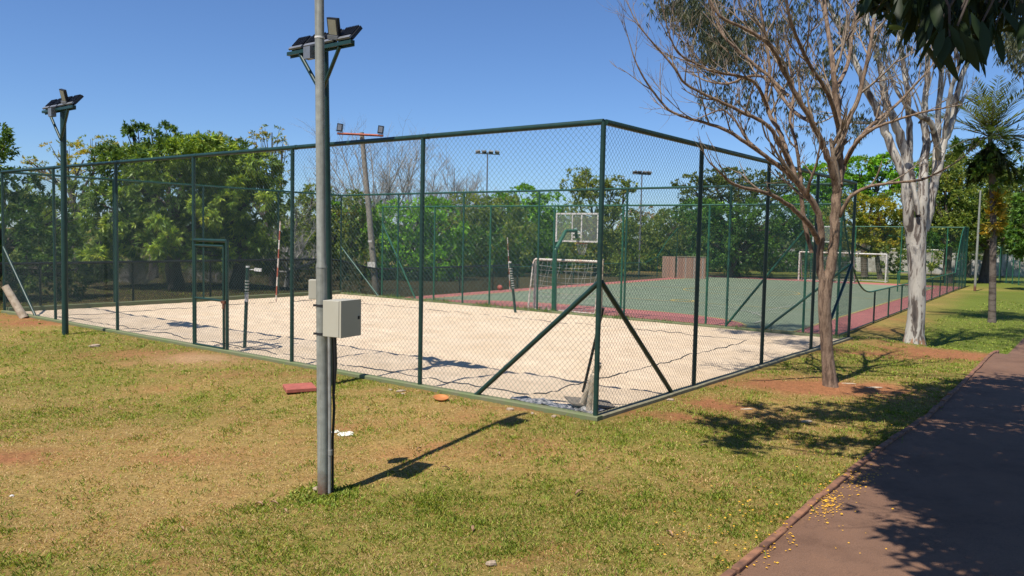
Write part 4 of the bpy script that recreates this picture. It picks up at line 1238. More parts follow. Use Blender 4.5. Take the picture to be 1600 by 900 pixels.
def tree(name, label, cat, Y, bpx, r0, lobes, spec, seed, zb=None, group=None, dm=1.0, bark=None, extra=None, fork=0.45):
    bx_ = atY(bpx, 440, Y); z0 = float(terrain(bx_.x, bx_.y)) if zb is None else zb
    base = Vector((bx_.x, bx_.y, z0))
    t = thing(name, label, cat, base, group)
    lb = []
    for l in lobes:
        px, py, rx, ry = l[:4]; dY = l[4] if len(l) > 4 else 0.0
        c = atY(px, py, Y + dY); s = ppm(Y + dY)
        lb.append((tuple(c), rx / s, (rx + ry) / 2 / s, ry / s))
    lf = 0.78 if Y > 40 else 0.86; dm = dm * (1.75 if Y > 40 else 1.5)
    V, F, C = lobes_leaves(lb, spec, seed, dm, lf)
    if extra:
        for (sp2, ls2) in extra:
            lb2 = []
            for l in ls2:
                px, py, rx, ry = l[:4]; dY = l[4] if len(l) > 4 else 0.0
                c = atY(px, py, Y + dY); s = ppm(Y + dY); lb2.append((tuple(c), rx / s, (rx + ry) / 2 / s, ry / s))
            V2, F2, C2 = lobes_leaves(lb2, sp2, seed + 99, dm, lf)
            F = np.concatenate([F, F2 + len(V)]); V = np.concatenate([V, V2]); C = np.concatenate([C, C2])
    np_mesh('crown', V, F, 4, M_leaf, t, C)
    rr = random.Random(seed)
    mb = MB()
    mean = sum((Vector(l[0]) for l in lb), Vector()) / len(lb)
    lowest = min(l[0][2] - l[3] for l in lb)
    fk = base.lerp(mean, fork); fk.z = base.z + max(0.9, (mean.z - base.z) * fork)
    fk.x = base.x + (mean.x - base.x) * 0.25; fk.y = base.y + (mean.y - base.y) * .25
    mid = base.lerp(fk, 0.5) + Vector((rr.uniform(-.1, .1), rr.uniform(-.1, .1), 0))
    mb.tube([base - Vector((0, 0, .2)), base + Vector((0, 0, .15)), mid, fk], [r0 * 1.35, r0 * 1.1, r0 * .95, r0 * .85], 9)
    for l in lb:
        c = Vector(l[0]); m1 = fk.lerp(c, 0.5) + Vector((rr.uniform(-.3, .3), rr.uniform(-.3, .3), rr.uniform(-.1, .25)))
        mb.tube([fk - (c - fk) * 0.03, m1, c], [r0 * .6, r0 * .42, r0 * .16], 6)
        for k in range(3):
            e = c + Vector((rr.uniform(-1, 1) * l[1], rr.uniform(-1, 1) * l[2], rr.uniform(-.2, 1) * l[3])) * 0.75
            mb.tube([m1.lerp(c, .4), m1.lerp(e, 0.6) + Vector((0, 0, rr.uniform(-.1, .2))), e], [r0 * .25, r0 * .16, r0 * .06], 5)
    mb.build('trunk', bark or M_darkbark, t)
    return t

tree('mango_tree', 'dense mango tree with a forked dark trunk behind the far left fence', 'tree', 30, 276, 0.30,
     [(262, 300, 75, 55), (330, 285, 80, 55, 1), (300, 250, 90, 40, 0), (195, 310, 60, 60, 1), (240, 370, 60, 42, -.5), (150, 380, 45, 55, 0), (170, 330, 45, 50, -.5), (290, 350, 60, 50, 1), (210, 262, 60, 38, 1), (330, 395, 40, 28, 0)], 'mango', 1, extra=[('young', [(252, 392, 12, 16, -1.6), (268, 370, 12, 12, -1.7), (245, 345, 14, 8, -1.8), (322, 222, 26, 9, -.8), (310, 320, 16, 10, -1.9), (180, 350, 20, 14, -1.2), (150, 400, 18, 12, -1.2), (290, 240, 24, 10, -1), (195, 300, 20, 10, -1.3)])])
tree('mango_tree', 'mango tree with light young leaves behind the gate of the sand court', 'tree', 31, 369, 0.26,
     [(385, 320, 62, 60, 0), (410, 375, 42, 48, 0), (365, 372, 55, 45, 1), (350, 255, 60, 40, 1), (400, 270, 48, 40, 0.5), (340, 330, 50, 50, -.5)], 'mango', 2, extra=[('young', [(355, 312, 18, 12, -1.6), (372, 285, 14, 9, -1.5), (390, 255, 18, 10, -1), (335, 340, 16, 12, -1.8), (415, 310, 12, 14, -1.2), (350, 235, 20, 8, -.9)])])
tree('leafy_tree', 'dark leafy tree hanging over the far left corner of the sand court', 'tree', 24.0, -35, 0.2,
     [(-40, 260, 60, 60), (-28, 330, 60, 70), (20, 375, 55, 62), (-5, 440, 45, 45), (60, 418, 42, 45), (-10, 215, 26, 30), (75, 350, 45, 55, 1), (100, 430, 35, 35, 2), (25, 300, 40, 40, 1)], 'darkleaf', 3, fork=.3)
tree('feathery_tree', 'yellowish feathery flat-topped tree behind the left floodlight mast', 'tree', 42, 120, 0.16,
     [(105, 235, 36, 13), (150, 222, 38, 10, 1), (185, 232, 30, 12), (130, 250, 34, 10, -1), (75, 262, 34, 10), (45, 250, 12, 5), (95, 275, 40, 13, 1), (210, 235, 34, 14), (160, 243, 40, 12)], 'feather', 4, extra=[('gold', [(112, 262, 18, 8), (190, 236, 26, 9)])])
tree('evergreen_tree', 'very dark evergreen top rising above the mango crowns', 'tree', 37, 240, 0.2,
     [(222, 222, 32, 26), (255, 216, 30, 22), (204, 200, 11, 13), (272, 224, 20, 18), (240, 250, 40, 30)], 'darkleaf', 5)
tree('open_tree', 'thin-leaved greyish tree with open crown at the right of the mango trees', 'tree', 38, 425, 0.14,
     [(400, 222, 34, 16), (425, 207, 22, 13), (440, 232, 14, 16), (375, 235, 36, 18), (415, 252, 34, 18), (440, 275, 16, 16), (330, 215, 26, 10)], 'sparse', 6, dm=1.15)
tree('small_tree', 'yellow-green leafy tree between the gate fence and the weathered pole', 'tree', 47, 500, 0.16,
     [(480, 345, 38, 40), (520, 370, 45, 50), (545, 330, 40, 35), (500, 310, 25, 22), (560, 390, 40, 48), (530, 415, 40, 36)], 'olive', 7, extra=[('gold', [(505, 335, 25, 20), (545, 345, 24, 20)]), ('bright', [(560, 345, 30, 25), (520, 330, 20, 16)])])
tree('bright_tree', 'bright green broad-leaved tree right of the weathered leaning pole', 'tree', 48, 640, 0.2,
     [(622, 345, 52, 32), (660, 330, 36, 22), (595, 390, 42, 50), (645, 400, 50, 46), (690, 350, 36, 34), (690, 405, 40, 42)], 'bright', 8, extra=[('deep', [(640, 420, 60, 30), (600, 430, 40, 25)])])
tree('olive_tree', 'olive green bushy tree behind the black netting fence', 'tree', 55, 745, 0.2,
     [(735, 335, 50, 38), (715, 385, 46, 50), (760, 370, 48, 52), (800, 385, 42, 52), (750, 420, 60, 30), (790, 335, 36, 34)], 'olive', 9, extra=[('deep', [(740, 390, 60, 45, -1)])])
tree('green_tree', 'light green round-topped tree directly left of the basketball backboard', 'tree', 62, 830, 0.2,
     [(818, 312, 36, 24), (780, 325, 34, 26), (852, 325, 36, 28), (820, 365, 50, 45), (866, 372, 40, 46), (835, 415, 50, 30)], 'bright', 10, extra=[('deep', [(840, 385, 60, 46, -1), (800, 400, 40, 40)])])
tree('open_tree', 'tall open olive-brown tree rising behind the basketball backboard', 'tree', 58, 930, 0.18,
     [(905, 272, 20, 10), (925, 290, 34, 16), (960, 292, 24, 13), (892, 290, 16, 12), (985, 290, 12, 8), (930, 325, 46, 28), (960, 350, 36, 34), (915, 375, 44, 42), (960, 400, 40, 40)], 'olive', 11, extra=[('sparse', [(905, 270, 24, 12), (950, 290, 40, 16)]), ('gold', [(930, 300, 30, 14), (915, 395, 20, 26)])])
tree('reddish_tree', 'small reddish tree top below the distant lamp post right of the corner', 'tree', 78, 1005, 0.15,
     [(1003, 332, 20, 13), (985, 345, 25, 20), (1025, 350, 26, 20)], 'rust', 12)
tree('olive_tree', 'broad olive tree behind the brick booth', 'tree', 70, 1020, 0.22,
     [(1000, 370, 42, 34), (1045, 365, 46, 32), (1020, 400, 60, 32), (1080, 385, 46, 40), (980, 405, 36, 30), (1110, 400, 40, 30)], 'olive', 13, extra=[('deep', [(1040, 410, 70, 24), (1090, 350, 30, 24)])])
tree('umbrella_tree', 'dark flat-topped umbrella tree above bright foliage right of the corner post', 'tree', 63, 1150, 0.28,
     [(1075, 287, 28, 12), (1110, 278, 38, 12), (1155, 276, 44, 13), (1195, 285, 38, 16), (1090, 308, 36, 14), (1230, 290, 26, 18), (1140, 298, 50, 16), (1180, 305, 50, 18)], 'canopy', 14)
tree('deep_green_tree', 'deep green leafy tree under the dark umbrella canopy', 'tree', 60, 1140, 0.25,
     [(1095, 335, 40, 26), (1140, 350, 46, 36), (1190, 345, 46, 34), (1110, 380, 46, 38), (1165, 395, 52, 34), (1215, 385, 46, 42), (1240, 340, 36, 36)], 'deep', 15, extra=[('bright', [(1090, 325, 24, 16), (1125, 335, 30, 18), (1235, 330, 20, 24), (1262, 350, 22, 26)])])
tree('bright_tree', 'bright yellow-flecked green tree seen between the bare tree and the eucalyptus', 'tree', 66, 1350, 0.26,
     [(1290, 275, 40, 24), (1345, 262, 38, 18), (1385, 258, 34, 18), (1410, 272, 26, 20), (1270, 315, 42, 32), (1320, 300, 44, 26), (1370, 290, 44, 22)], 'bright', 16, extra=[('gold', [(1342, 254, 22, 8), (1385, 250, 16, 7), (1300, 262, 20, 9)])])
tree('golden_tree', 'golden olive layered tree behind the goals', 'tree', 62, 1375, 0.2,
     [(1370, 325, 40, 18), (1350, 350, 36, 20), (1400, 345, 40, 20), (1330, 320, 30, 20), (1385, 370, 46, 18), (1340, 385, 40, 18), (1290, 370, 40, 30)], 'gold', 17, extra=[('olive', [(1400, 320, 40, 24), (1310, 350, 50, 30), (1420, 360, 36, 24)])])
tree('tall_dark_tree', 'tall dull green tree with dark trunk right of the eucalyptus', 'tree', 58, 1481, 0.3,
     [(1475, 270, 28, 26), (1468, 310, 36, 32), (1505, 300, 40, 38), (1490, 350, 46, 34), (1455, 350, 32, 26), (1520, 345, 40, 34), (1450, 290, 20, 20)], 'olive', 18, extra=[('deep', [(1490, 330, 50, 36, 1), (1470, 370, 46, 20)]), ('gold', [(1492, 245, 16, 10), (1480, 285, 24, 14)])])
tree('tall_dark_tree', 'dull green tree with two dark trunks at the white wall behind the palm', 'tree', 60, 1536, 0.34,
     [(1560, 300, 40, 34), (1590, 320, 36, 34), (1545, 345, 44, 30), (1585, 360, 40, 30), (1520, 375, 36, 18), (1600, 285, 30, 22)], 'canopy', 19, extra=[('olive', [(1560, 330, 50, 36)])])
tree('leafy_tree', 'dense dark tree cut by the right edge above the far fence', 'tree', 50, 1640, 0.2,
     [(1605, 365, 34, 32), (1630, 330, 46, 40), (1640, 380, 46, 40), (1595, 385, 20, 20)], 'deep', 20, zb=SPZ)
for i, (px_, Y, rx, py) in enumerate(((560, 62, 30, 425), (905, 68, 34, 415), (1160, 76, 40, 415), (1230, 74, 42, 412), (1290, 78, 36, 412), (1110, 80, 40, 416))):
    lab = ['low shrub behind the black netting left of the bright tree', 'low dark shrub behind the near goal', 'dark shrub left of the white wall patch behind the court', 'dark shrub behind the orange goal', 'low shrub between the orange and white goals', 'dark low shrub right behind the brick booth'][i]
    tree('shrub', lab, 'shrub', Y, px_, 0.06, [(px_, py, rx, 20), (px_ + rx * .7, py + 4, rx * .7, 16), (px_ - rx * .7, py + 5, rx * .6, 15)], 'deep', 60 + i, zb=SPZ, group='shrubs around the court')

tree('small_tree', 'light olive tree filling the gap left of the umbrella tree', 'tree', 72, 1040, 0.18,
     [(1050, 345, 26, 20), (1075, 360, 30, 26), (1030, 372, 30, 26), (1060, 395, 46, 26), (1100, 360, 26, 30)], 'olive', 91, extra=[('bright', [(1080, 345, 20, 14)])])
tree('small_tree', 'low green tree closing the gap between the mango trees and the left floodlight mast', 'tree', 34, 70, 0.14,
     [(60, 320, 36, 30), (95, 350, 40, 34), (120, 300, 26, 24), (60, 375, 40, 36), (110, 400, 40, 34), (40, 430, 44, 26), (130, 440, 40, 24)], 'olive', 92, extra=[('darkleaf', [(90, 380, 50, 40, -1), (70, 430, 50, 30)])])
tree('small_tree', 'green tree behind the leafless tree right of the mango trees', 'tree', 44, 462, 0.14,
     [(462, 330, 22, 30), (470, 375, 26, 34), (450, 410, 30, 26), (490, 300, 16, 16)], 'olive', 93)
tree('tall_tree', 'high green tree filling the sky gap behind the eucalyptus forks and the palm', 'tree', 70, 1510, 0.3,
     [(1450, 262, 26, 20), (1480, 262, 28, 22), (1515, 270, 34, 26), (1550, 290, 36, 30), (1590, 290, 34, 30), (1440, 320, 26, 34), (1500, 320, 40, 30), (1570, 340, 50, 36), (1530, 380, 60, 18)], 'olive', 94, extra=[('gold', [(1470, 250, 18, 9), (1498, 252, 14, 8)]), ('deep', [(1500, 360, 70, 30)])])
tree('shrub', 'thin shrub growing in front of the white wall between two goals', 'shrub', 66, 1425, 0.06, [(1420, 412, 22, 16), (1400, 405, 24, 22), (1452, 405, 16, 18)], 'olive', 95, zb=SPZ, group='shrubs around the court')
tree('shrub', 'thin shrub in front of the white wall left of the palm trunk', 'shrub', 68, 1505, 0.06, [(1500, 398, 26, 10), (1535, 396, 24, 10)], 'canopy', 96, zb=SPZ, group='shrubs around the court')

# far-off wood
r_ = np.random.default_rng(5)
lb = []
for k in range(46):
    px_ = -120 + k * 40 + r_.uniform(-10, 10); Y = r_.uniform(96, 125)
    c = atY(px_, r_.uniform(372, 392), Y); s = ppm(Y); rx = r_.uniform(30, 46) / s
    lb.append((tuple(c), rx, rx, r_.uniform(26, 40) / s))
for k in range(52):
    px_ = 430 + k * 18 + r_.uniform(-8, 8); Y = r_.uniform(80, 90)
    c = atY(px_, r_.uniform(392, 412), Y); s = ppm(Y); rx = r_.uniform(18, 26) / s
    lb.append((tuple(c), rx, rx, r_.uniform(20, 30) / s))
SPEC['far'] = dict(L=0.6, W=0.3, per=6, droop=0.2, c=[(0.10, 0.16, 0.045), (0.14, 0.18, 0.05), (0.08, 0.12, 0.04)], p=[.4, .35, .25], dens=2.6, sh=.5)
V, F, C = lobes_leaves(lb, 'far', 9)
tag(np_mesh('distant_wood', V, F, 4, M_leaf, None, C), 'far-off line of trees closing the view behind the courts', 'wood', kind='stuff')

# ---------------------------------------------------------------- bare trees
def smooth_path(pts, n=4):
    P = [Vector(p) for p in pts]
    if len(P) < 3: return P
    out = []
    for i in range(len(P) - 1):
        p0 = P[max(i - 1, 0)]; p1 = P[i]; p2 = P[i + 1]; p3 = P[min(i + 2, len(P) - 1)]
        for k in range(n):
            t = k / n
            out.append(0.5 * ((2 * p1) + (p2 - p0) * t + (2 * p0 - 5 * p1 + 4 * p2 - p3) * t * t + (3 * p1 - p0 - 3 * p2 + p3) * t ** 3))
    out.append(P[-1]); return out

def twig(mb, p, d, L_, r, lvl, rr, up=0.25, spread=0.55, kids=3, sides=4, wob=0.16, tips=None):
    n = 4; pts = [p]; q = p.copy(); dd = d.normalized()
    for k in range(n):
        dd = (dd + Vector((rr.uniform(-1, 1), rr.uniform(-1, 1), rr.uniform(-1, 1))) * wob + Vector((0, 0, up * 0.35))).normalized()
        q = q + dd * (L_ / n); pts.append(q.copy())
    rs = [r * (1 - 0.62 * k / n) for k in range(n + 1)]
    mb.tube(pts, rs, sides if r > 0.006 else 3, cap=False)
    if tips is not None and lvl == 0: tips.append(q)
    if lvl <= 0: return
    for k in range(kids):
        t = rr.uniform(0.3, 0.95); i = min(int(t * n), n - 1)
        pos = pts[i].lerp(pts[i + 1], t * n - i)
        base = (pts[i + 1] - pts[i]).normalized()
        sd = Vector((rr.uniform(-1, 1), rr.uniform(-1, 1), rr.uniform(-.6, 1))).normalized()
        nd = (base + sd * spread * 1.5).normalized()
        twig(mb, pos, nd, L_ * rr.uniform(0.45, 0.75), r * 0.52, lvl - 1, rr, up, spread, kids, sides, wob, tips)

def limb(mb, px, Yb, rr, kids=6, lvl=2, L_=1.0, offs=None, up=0.3, sides=9, first=0.35, tw=None, rtip=0.010, tips=None, spread=.55, thick=1.0):
    """px: [(x, y, r_px, dY)] along the limb"""
    P = []; R = []
    for q in px:
        dY = q[3] if len(q) > 3 else 0
        P.append(atY(q[0], q[1], Yb + dY)); R.append(q[2] * thick / ppm(Yb + dY))
    S_ = smooth_path(P, 4); Rs = []
    for i in range(len(P) - 1):
        for k in range(4): Rs.append(R[i] + (R[i + 1] - R[i]) * k / 4)
    Rs.append(R[-1])
    if len(S_) != len(Rs): Rs = list(np.interp(np.linspace(0, 1, len(S_)), np.linspace(0, 1, len(R)), R))
    for i in range(1, len(S_) - 1):
        S_[i] = S_[i] + Vector((rr.uniform(-1, 1), rr.uniform(-1, 1), rr.uniform(-1, 1))) * Rs[i] * 0.22
    mb.tube(S_, Rs, sides)
    tgt = tw if tw is not None else mb
    for k in range(kids):
        t = first + (1 - first) * (k + rr.random()) / kids; f = t * (len(S_) - 1); i = min(int(f), len(S_) - 2)
        pos = S_[i].lerp(S_[i + 1], f - i); base = (S_[i + 1] - S_[i]).normalized(); r0 = Rs[i]
        sd = Vector((rr.uniform(-1, 1), rr.uniform(-1, 1), rr.uniform(-.2, 1))).normalized()
        twig(tgt, pos, (base * 0.9 + sd * .8).normalized(), L_ * rr.uniform(.6, 1.2), max(0.0060, min(0.026, r0 * .6)), lvl, rr, up, spread, 3, 4, .16, tips)
    # continuing tip
    twig(tgt, S_[-1], (S_[-1] - S_[-2]).normalized(), L_ * .8, Rs[-1], lvl, rr, up, .45, 3, 4, .12, tips)
    return S_

bt = hit(1297, 603); YB = bt.y
print('bare tree', bt)
rr = random.Random(21)
t = thing('bare_tree', 'leafless brown-barked tree forking low beside the right hand fence', 'tree', bt)
mb = MB(); tw = MB(); tips = []
mb.tube([atY(1298, 612, YB), atY(1297, 600, YB), atY(1295, 580, YB), atY(1292, 545, YB + .02), atY(1290, 510, YB), atY(1288, 480, YB - .02), atY(1289, 455, YB), atY(1291, 438, YB)],
        [v * .83 / ppm(YB) for v in (17, 14, 12.2, 11, 11.8, 11.5, 12.5, 12.5)], 14, cap=False)
def LM(pts, **k):
    k['kids'] = int(math.ceil(k.get('kids', 6) * .72))
    return limb(mb, pts, YB, rr, tw=tw, tips=tips, thick=.98, **k)
# right stem and its branches
LM([(1292, 445, 9, 0), (1299, 410, 7.8, 0), (1303, 370, 7.5, 0), (1306, 330, 7.5, 0), (1308, 295, 7.4, 0)], kids=0)
LM([(1308, 300, 7.2), (1311, 270, 6, .05), (1313, 240, 5.2, .1), (1312, 205, 5, .2), (1307, 165, 4.6, .3), (1303, 120, 4.2, .3), (1297, 70, 3.6, .5), (1290, 20, 3, .7), (1284, -40, 2.4, .8)], kids=8, lvl=2, L_=.9)
LM([(1307, 300, 6), (1302, 270, 5.6, -.1), (1290, 238, 5, -.2), (1279, 212, 4.6, -.3), (1268, 190, 4.2, -.4), (1246, 152, 3.8, -.5), (1226, 115, 3.4, -.6), (1204, 72, 3, -.8), (1165, 45, 2.6, -.9), (1125, 25, 2.2, -1), (1108, -5, 1.6, -1)], kids=12, lvl=2, L_=.9)
LM([(1312, 290, 5), (1318, 262, 4, .2), (1330, 235, 3.6, .3), (1352, 205, 3, .5), (1378, 182, 2.6, .6), (1405, 160, 2.2, .8), (1432, 130, 1.8, .9), (1450, 112, 1.3, 1)], kids=8, lvl=2, L_=.7)
LM([(1320, 255, 3.4, .2), (1340, 222, 2.6, -.2), (1368, 200, 2.3, -.4), (1400, 188, 2, -.5), (1440, 176, 1.6, -.6), (1480, 168, 1.1, -.7)], kids=6, lvl=1, L_=.5)
LM([(1312, 338, 3.6), (1322, 318, 3, -.1), (1334, 303, 2.7, -.15), (1360, 291, 2.5, -.2), (1400, 285, 2, -.3), (1440, 281, 1.7, -.4), (1480, 262, 1.3, -.6)], kids=5, lvl=1, L_=.6)
LM([(1303, 262, 4.5), (1322, 200, 4, .3), (1340, 155, 3.6, .4), (1352, 110, 3.2, .4), (1362, 60, 2.8, .4), (1370, 10, 2.2, .5), (1385, -40, 1.6, .5)], kids=9, lvl=2, L_=.9)
LM([(1310, 200, 3.6, .2), (1296, 150, 3.4, -.1), (1270, 110, 3, -.3), (1250, 70, 2.8, -.5), (1235, 30, 2.4, -.7), (1225, -20, 2, -.8)], kids=9, lvl=2, L_=.9)
LM([(1305, 140, 3.4, .3), (1325, 100, 3, .8), (1332, 50, 2.6, 1.1), (1345, 0, 2.2, 1.3)], kids=8, lvl=2, L_=.8)
# left stem
LM([(1289, 452, 8), (1281, 415, 5.6, 0), (1283, 375, 5.2, -.05), (1281, 345, 5, -.1), (1272, 320, 5, -.15), (1258, 300, 5, -.2), (1245, 283, 4.8, -.25)], kids=1)
LM([(1246, 285, 4.6, -.25), (1237, 262, 4, -.2), (1228, 235, 3.8, -.1), (1218, 205, 3.5, 0), (1203, 180, 3.2, .1), (1197, 150, 2.8, .2), (1203, 110, 2.6, .2), (1196, 60, 2.3, .3), (1188, 10, 1.8, .4)], kids=9, lvl=2, L_=.8)
LM([(1246, 285, 4, -.25), (1222, 264, 3.6, -.3), (1195, 243, 3.2, -.4), (1165, 223, 3, -.5), (1140, 206, 2.8, -.55), (1100, 191, 2.4, -.6), (1070, 183, 2.1, -.65), (1046, 172, 1.9, -.7), (1024, 148, 1.7, -.7), (1002, 115, 1.4, -.8), (990, 88, 1.0, -.8)], kids=11, lvl=2, L_=.7, first=.2)
LM([(1233, 255, 3.8, -.2), (1212, 212, 3.4, -.4), (1190, 190, 3, -.5), (1160, 176, 2.8, -.6), (1128, 160, 2.5, -.7), (1098, 146, 2.2, -.8), (1070, 130, 2, -.9), (1055, 108, 1.8, -1), (1032, 80, 1.5, -1), (1012, 58, 1.2, -1.1), (998, 38, 1, -1.1)], kids=13, lvl=2, L_=.75, first=.2)
LM([(1198, 165, 3, .1), (1180, 130, 2.6, -.2), (1150, 118, 2.4, -.4), (1115, 112, 2.1, -.6), (1085, 98, 1.8, -.7), (1062, 85, 1.5, -.8), (1048, 60, 1.2, -.9), (1034, 10, 1, -1)], kids=12, lvl=2, L_=.75, first=.15)
LM([(1280, 380, 4.6, 0), (1268, 355, 4.2, -.3), (1248, 333, 3.8, -.5), (1225, 316, 3.4, -.7), (1202, 303, 3, -.9), (1170, 295, 2.6, -1.1), (1146, 288, 2.4, -1.3), (1128, 272, 1.8, -1.4), (1108, 253, 1.2, -1.5)], kids=5, lvl=1, L_=.5)
LM([(1268, 395, 3.2, .2), (1258, 350, 3.6, .2), (1252, 310, 3.2, .2), (1250, 270, 2.8, .3), (1244, 225, 2.6, .4), (1235, 190, 2.4, .5), (1240, 140, 2, .6), (1232, 90, 1.7, .7)], kids=7, lvl=2, L_=.7)
LM([(1262, 305, 3, -.2), (1265, 285, 2.2, -.5), (1274, 262, 1.9, -.6), (1280, 235, 1.5, -.7)], kids=3, lvl=1, L_=.4)
LM([(1232, 150, 3, -.5), (1200, 118, 2.6, -.3), (1160, 85, 2.3, -.2), (1130, 55, 2, -.1), (1115, 20, 1.7, 0), (1100, -20, 1.3, 0)], kids=10, lvl=2, L_=.7)
LM([(1275, 195, 3.2, -.3), (1238, 172, 2.8, .2), (1205, 128, 2.4, .5), (1175, 118, 2.1, .6), (1140, 130, 1.8, .8), (1110, 128, 1.4, 1)], kids=9, lvl=2, L_=.7)
LM([(1195, 243, 2.6, -.4), (1165, 215, 2, 0), (1150, 190, 1.8, .1), (1130, 172, 1.4, .2), (1108, 178, 1.1, .3)], kids=5, lvl=1, L_=.5)
mb.build('trunk', M_bark, t)
tw.build('twigs', M_twig, t)
mbt = []
r_ = np.random.default_rng(8)

# bare greyish trees far behind
def bare_far(label, Y, bpx, rpx, tips_, seed, r0=.14, grp='leafless trees behind the courts', name='leafless_tree', m=M_greybark, lvl=3, kids=5):
    b = atY(bpx, 440, Y); b.z = float(terrain(b.x, b.y)); t = thing(name, label, 'tree', b, grp)
    rr = random.Random(seed); mb = MB()
    fk = atY(*rpx, Y); mb.tube([b - Vector((0, 0, .2)), b.lerp(fk, .5) + Vector((rr.uniform(-.1, .1), 0, 0)), fk], [r0 * 1.2, r0, r0 * .8], 8)
    for (x, y) in tips_:
        e = atY(x, y, Y + rr.uniform(-2, 2)); d = e - fk; L_ = d.length
        m1 = fk + d * .5 + Vector((0, 0, -L_ * .06)) + Vector((rr.uniform(-.1, .1), rr.uniform(-.1, .1), 0)) * L_
        P = smooth_path([fk, m1, e], 4); R = list(np.linspace(r0 * .55, r0 * .12, len(P))); mb.tube(P, R, 5, cap=False)
        for k in range(11):
            i = rr.randint(2, len(P) - 2); bd = (P[i + 1] - P[i]).normalized()
            sd = Vector((rr.uniform(-1, 1), rr.uniform(-1, 1), rr.uniform(-.3, 1))).normalized()
            twig(mb, P[i], (bd + sd * .8).normalized(), L_ * rr.uniform(.2, .36), max(R[i] * .6, .022 * Y / 60), lvl - 1, rr, .25, .7, kids - 1, 3, .26)
    mb.build('branches', m, t); return t
bare_far('tall leafless tree fanning out behind the weathered leaning pole', 52, 590, (585, 370), [(490, 270), (505, 235), (530, 222), (555, 235), (580, 240), (610, 250), (635, 240), (655, 235), (600, 280), (520, 290), (480, 310), (640, 275)], 31, .17)
bare_far('leafless grey tree left of the second fence post from the corner', 66, 650, (650, 370), [(600, 275), (620, 262), (640, 258), (662, 262), (680, 270), (612, 300), (690, 290), (640, 300), (665, 300)], 32, .18)
bare_far('leafless grey round-crowned tree right of the second fence post', 68, 705, (705, 370), [(668, 280), (690, 265), (710, 262), (730, 270), (748, 285), (672, 310), (750, 310), (715, 300), (695, 310)], 33, .18)
bare_far('leafless low grey tree left of the distant lamp post', 72, 745, (745, 370), [(735, 290), (755, 292), (770, 310), (782, 325), (725, 310), (745, 310)], 34, .16)
bare_far('leafless tangled shrub behind the far left end of the sand court', 33, 205, (205, 450), [(185, 425), (200, 412), (212, 405), (225, 412), (238, 420), (230, 440), (180, 440), (245, 432)], 35, .07)
bare_far('leafless tangled shrub seen through the gate', 34, 335, (340, 450), [(310, 430), (325, 415), (345, 405), (365, 410), (375, 430), (300, 445)], 36, .06)
bare_far('dark leafless tree right of the gate behind the sand court', 36, 445, (450, 425), [(420, 380), (440, 350), (465, 345), (490, 360), (500, 390), (430, 400), (480, 400), (410, 410), (455, 370)], 37, .11)
bare_far('small pale leafless tree behind the orange goal', 72, 1354, (1354, 395), [(1335, 370), (1350, 365), (1372, 368), (1362, 378), (1340, 385)], 38, .1)
# leafy hedge row farther behind the left fence
lb = []
r_ = np.random.default_rng(31)
for k in range(40):
    px_ = -90 + k * 16; Y = r_.uniform(47, 56); c = atY(px_, r_.uniform(375, 418), Y); s = ppm(Y)
    lb.append((tuple(c), 26 / s, 26 / s, r_.uniform(22, 34) / s))
V, F, C = lobes_leaves(lb, 'olive', 29, 1.0)
tag(np_mesh('hedge', V, F, 4, M_leaf, None, C), 'olive green thicket closing the view behind the mango trees', 'thicket', kind='stuff')
# low dry brush under the mango trees, too tangled to count
lb = []
r_ = np.random.default_rng(12)
for k in range(46):
    px_ = -20 + k * 13; Y = r_.uniform(33, 41); c = atY(px_, r_.uniform(422, 458), Y); s = ppm(Y)
    lb.append((tuple(c), 20 / s, 20 / s, r_.uniform(18, 30) / s))
SPEC['brush'] = dict(L=0.22, W=0.05, per=6, droop=-0.2, c=[(0.15, 0.155, 0.06), (0.22, 0.20, 0.11), (0.09, 0.12, 0.045)], p=[.4, .3, .3], dens=7, sh=.9)
V, F, C = lobes_leaves(lb, 'brush', 19)
tag(np_mesh('undergrowth', V, F, 4, M_leaf, None, C), 'dry olive undergrowth behind the black netting fence', 'undergrowth', kind='stuff')

# ---------------------------------------------------------------- eucalyptus
eb = hit(1428, 538); YE = eb.y
print('euc', eb)
rr = random.Random(5)
t = thing('eucalyptus_tree', 'big eucalyptus with smooth patchy white bark and several upright limbs', 'tree', eb)
mb = MB(); tips = []; tw = MB()
ox = Vector((0, 0, 0))
mb.tube([atY(1428, 548, YE), atY(1428, 536, YE), atY(1429, 522, YE), atY(1431, 500, YE), atY(1433, 470, YE), atY(1433, 430, YE), atY(1432, 395, YE), atY(1431, 365, YE), atY(1430, 340, YE)],
        [v * .80 / ppm(YE) for v in (25, 21, 17.5, 16, 15.5, 15.8, 17, 18, 16)], 18, cap=False)
LE = lambda pts, **k: limb(mb, pts, YE, rr, tw=tw, tips=tips, sides=12, thick=.86, **k)
LE([(1424, 380, 9), (1420, 340, 9.5, -.1), (1417, 305, 9, -.1), (1411, 272, 8, -.1), (1398, 240, 7.5, 0), (1384, 205, 7, .1), (1368, 168, 6.5, .2), (1352, 135, 6, .3), (1338, 100, 5, .4), (1322, 60, 4.4, .5), (1300, 20, 3.6, .6), (1280, -40, 3, .8)], kids=7, lvl=2, L_=1.5)
LE([(1424, 330, 7, .2), (1424, 290, 8.5, .2), (1418, 255, 8.5, .3), (1407, 218, 8, .4), (1396, 185, 7, .5), (1382, 150, 6, .7), (1376, 110, 5, .8), (1366, 70, 4.2, 1), (1350, 20, 3.6, 1.2), (1345, -30, 3, 1.2)], kids=7, lvl=2, L_=1.5)
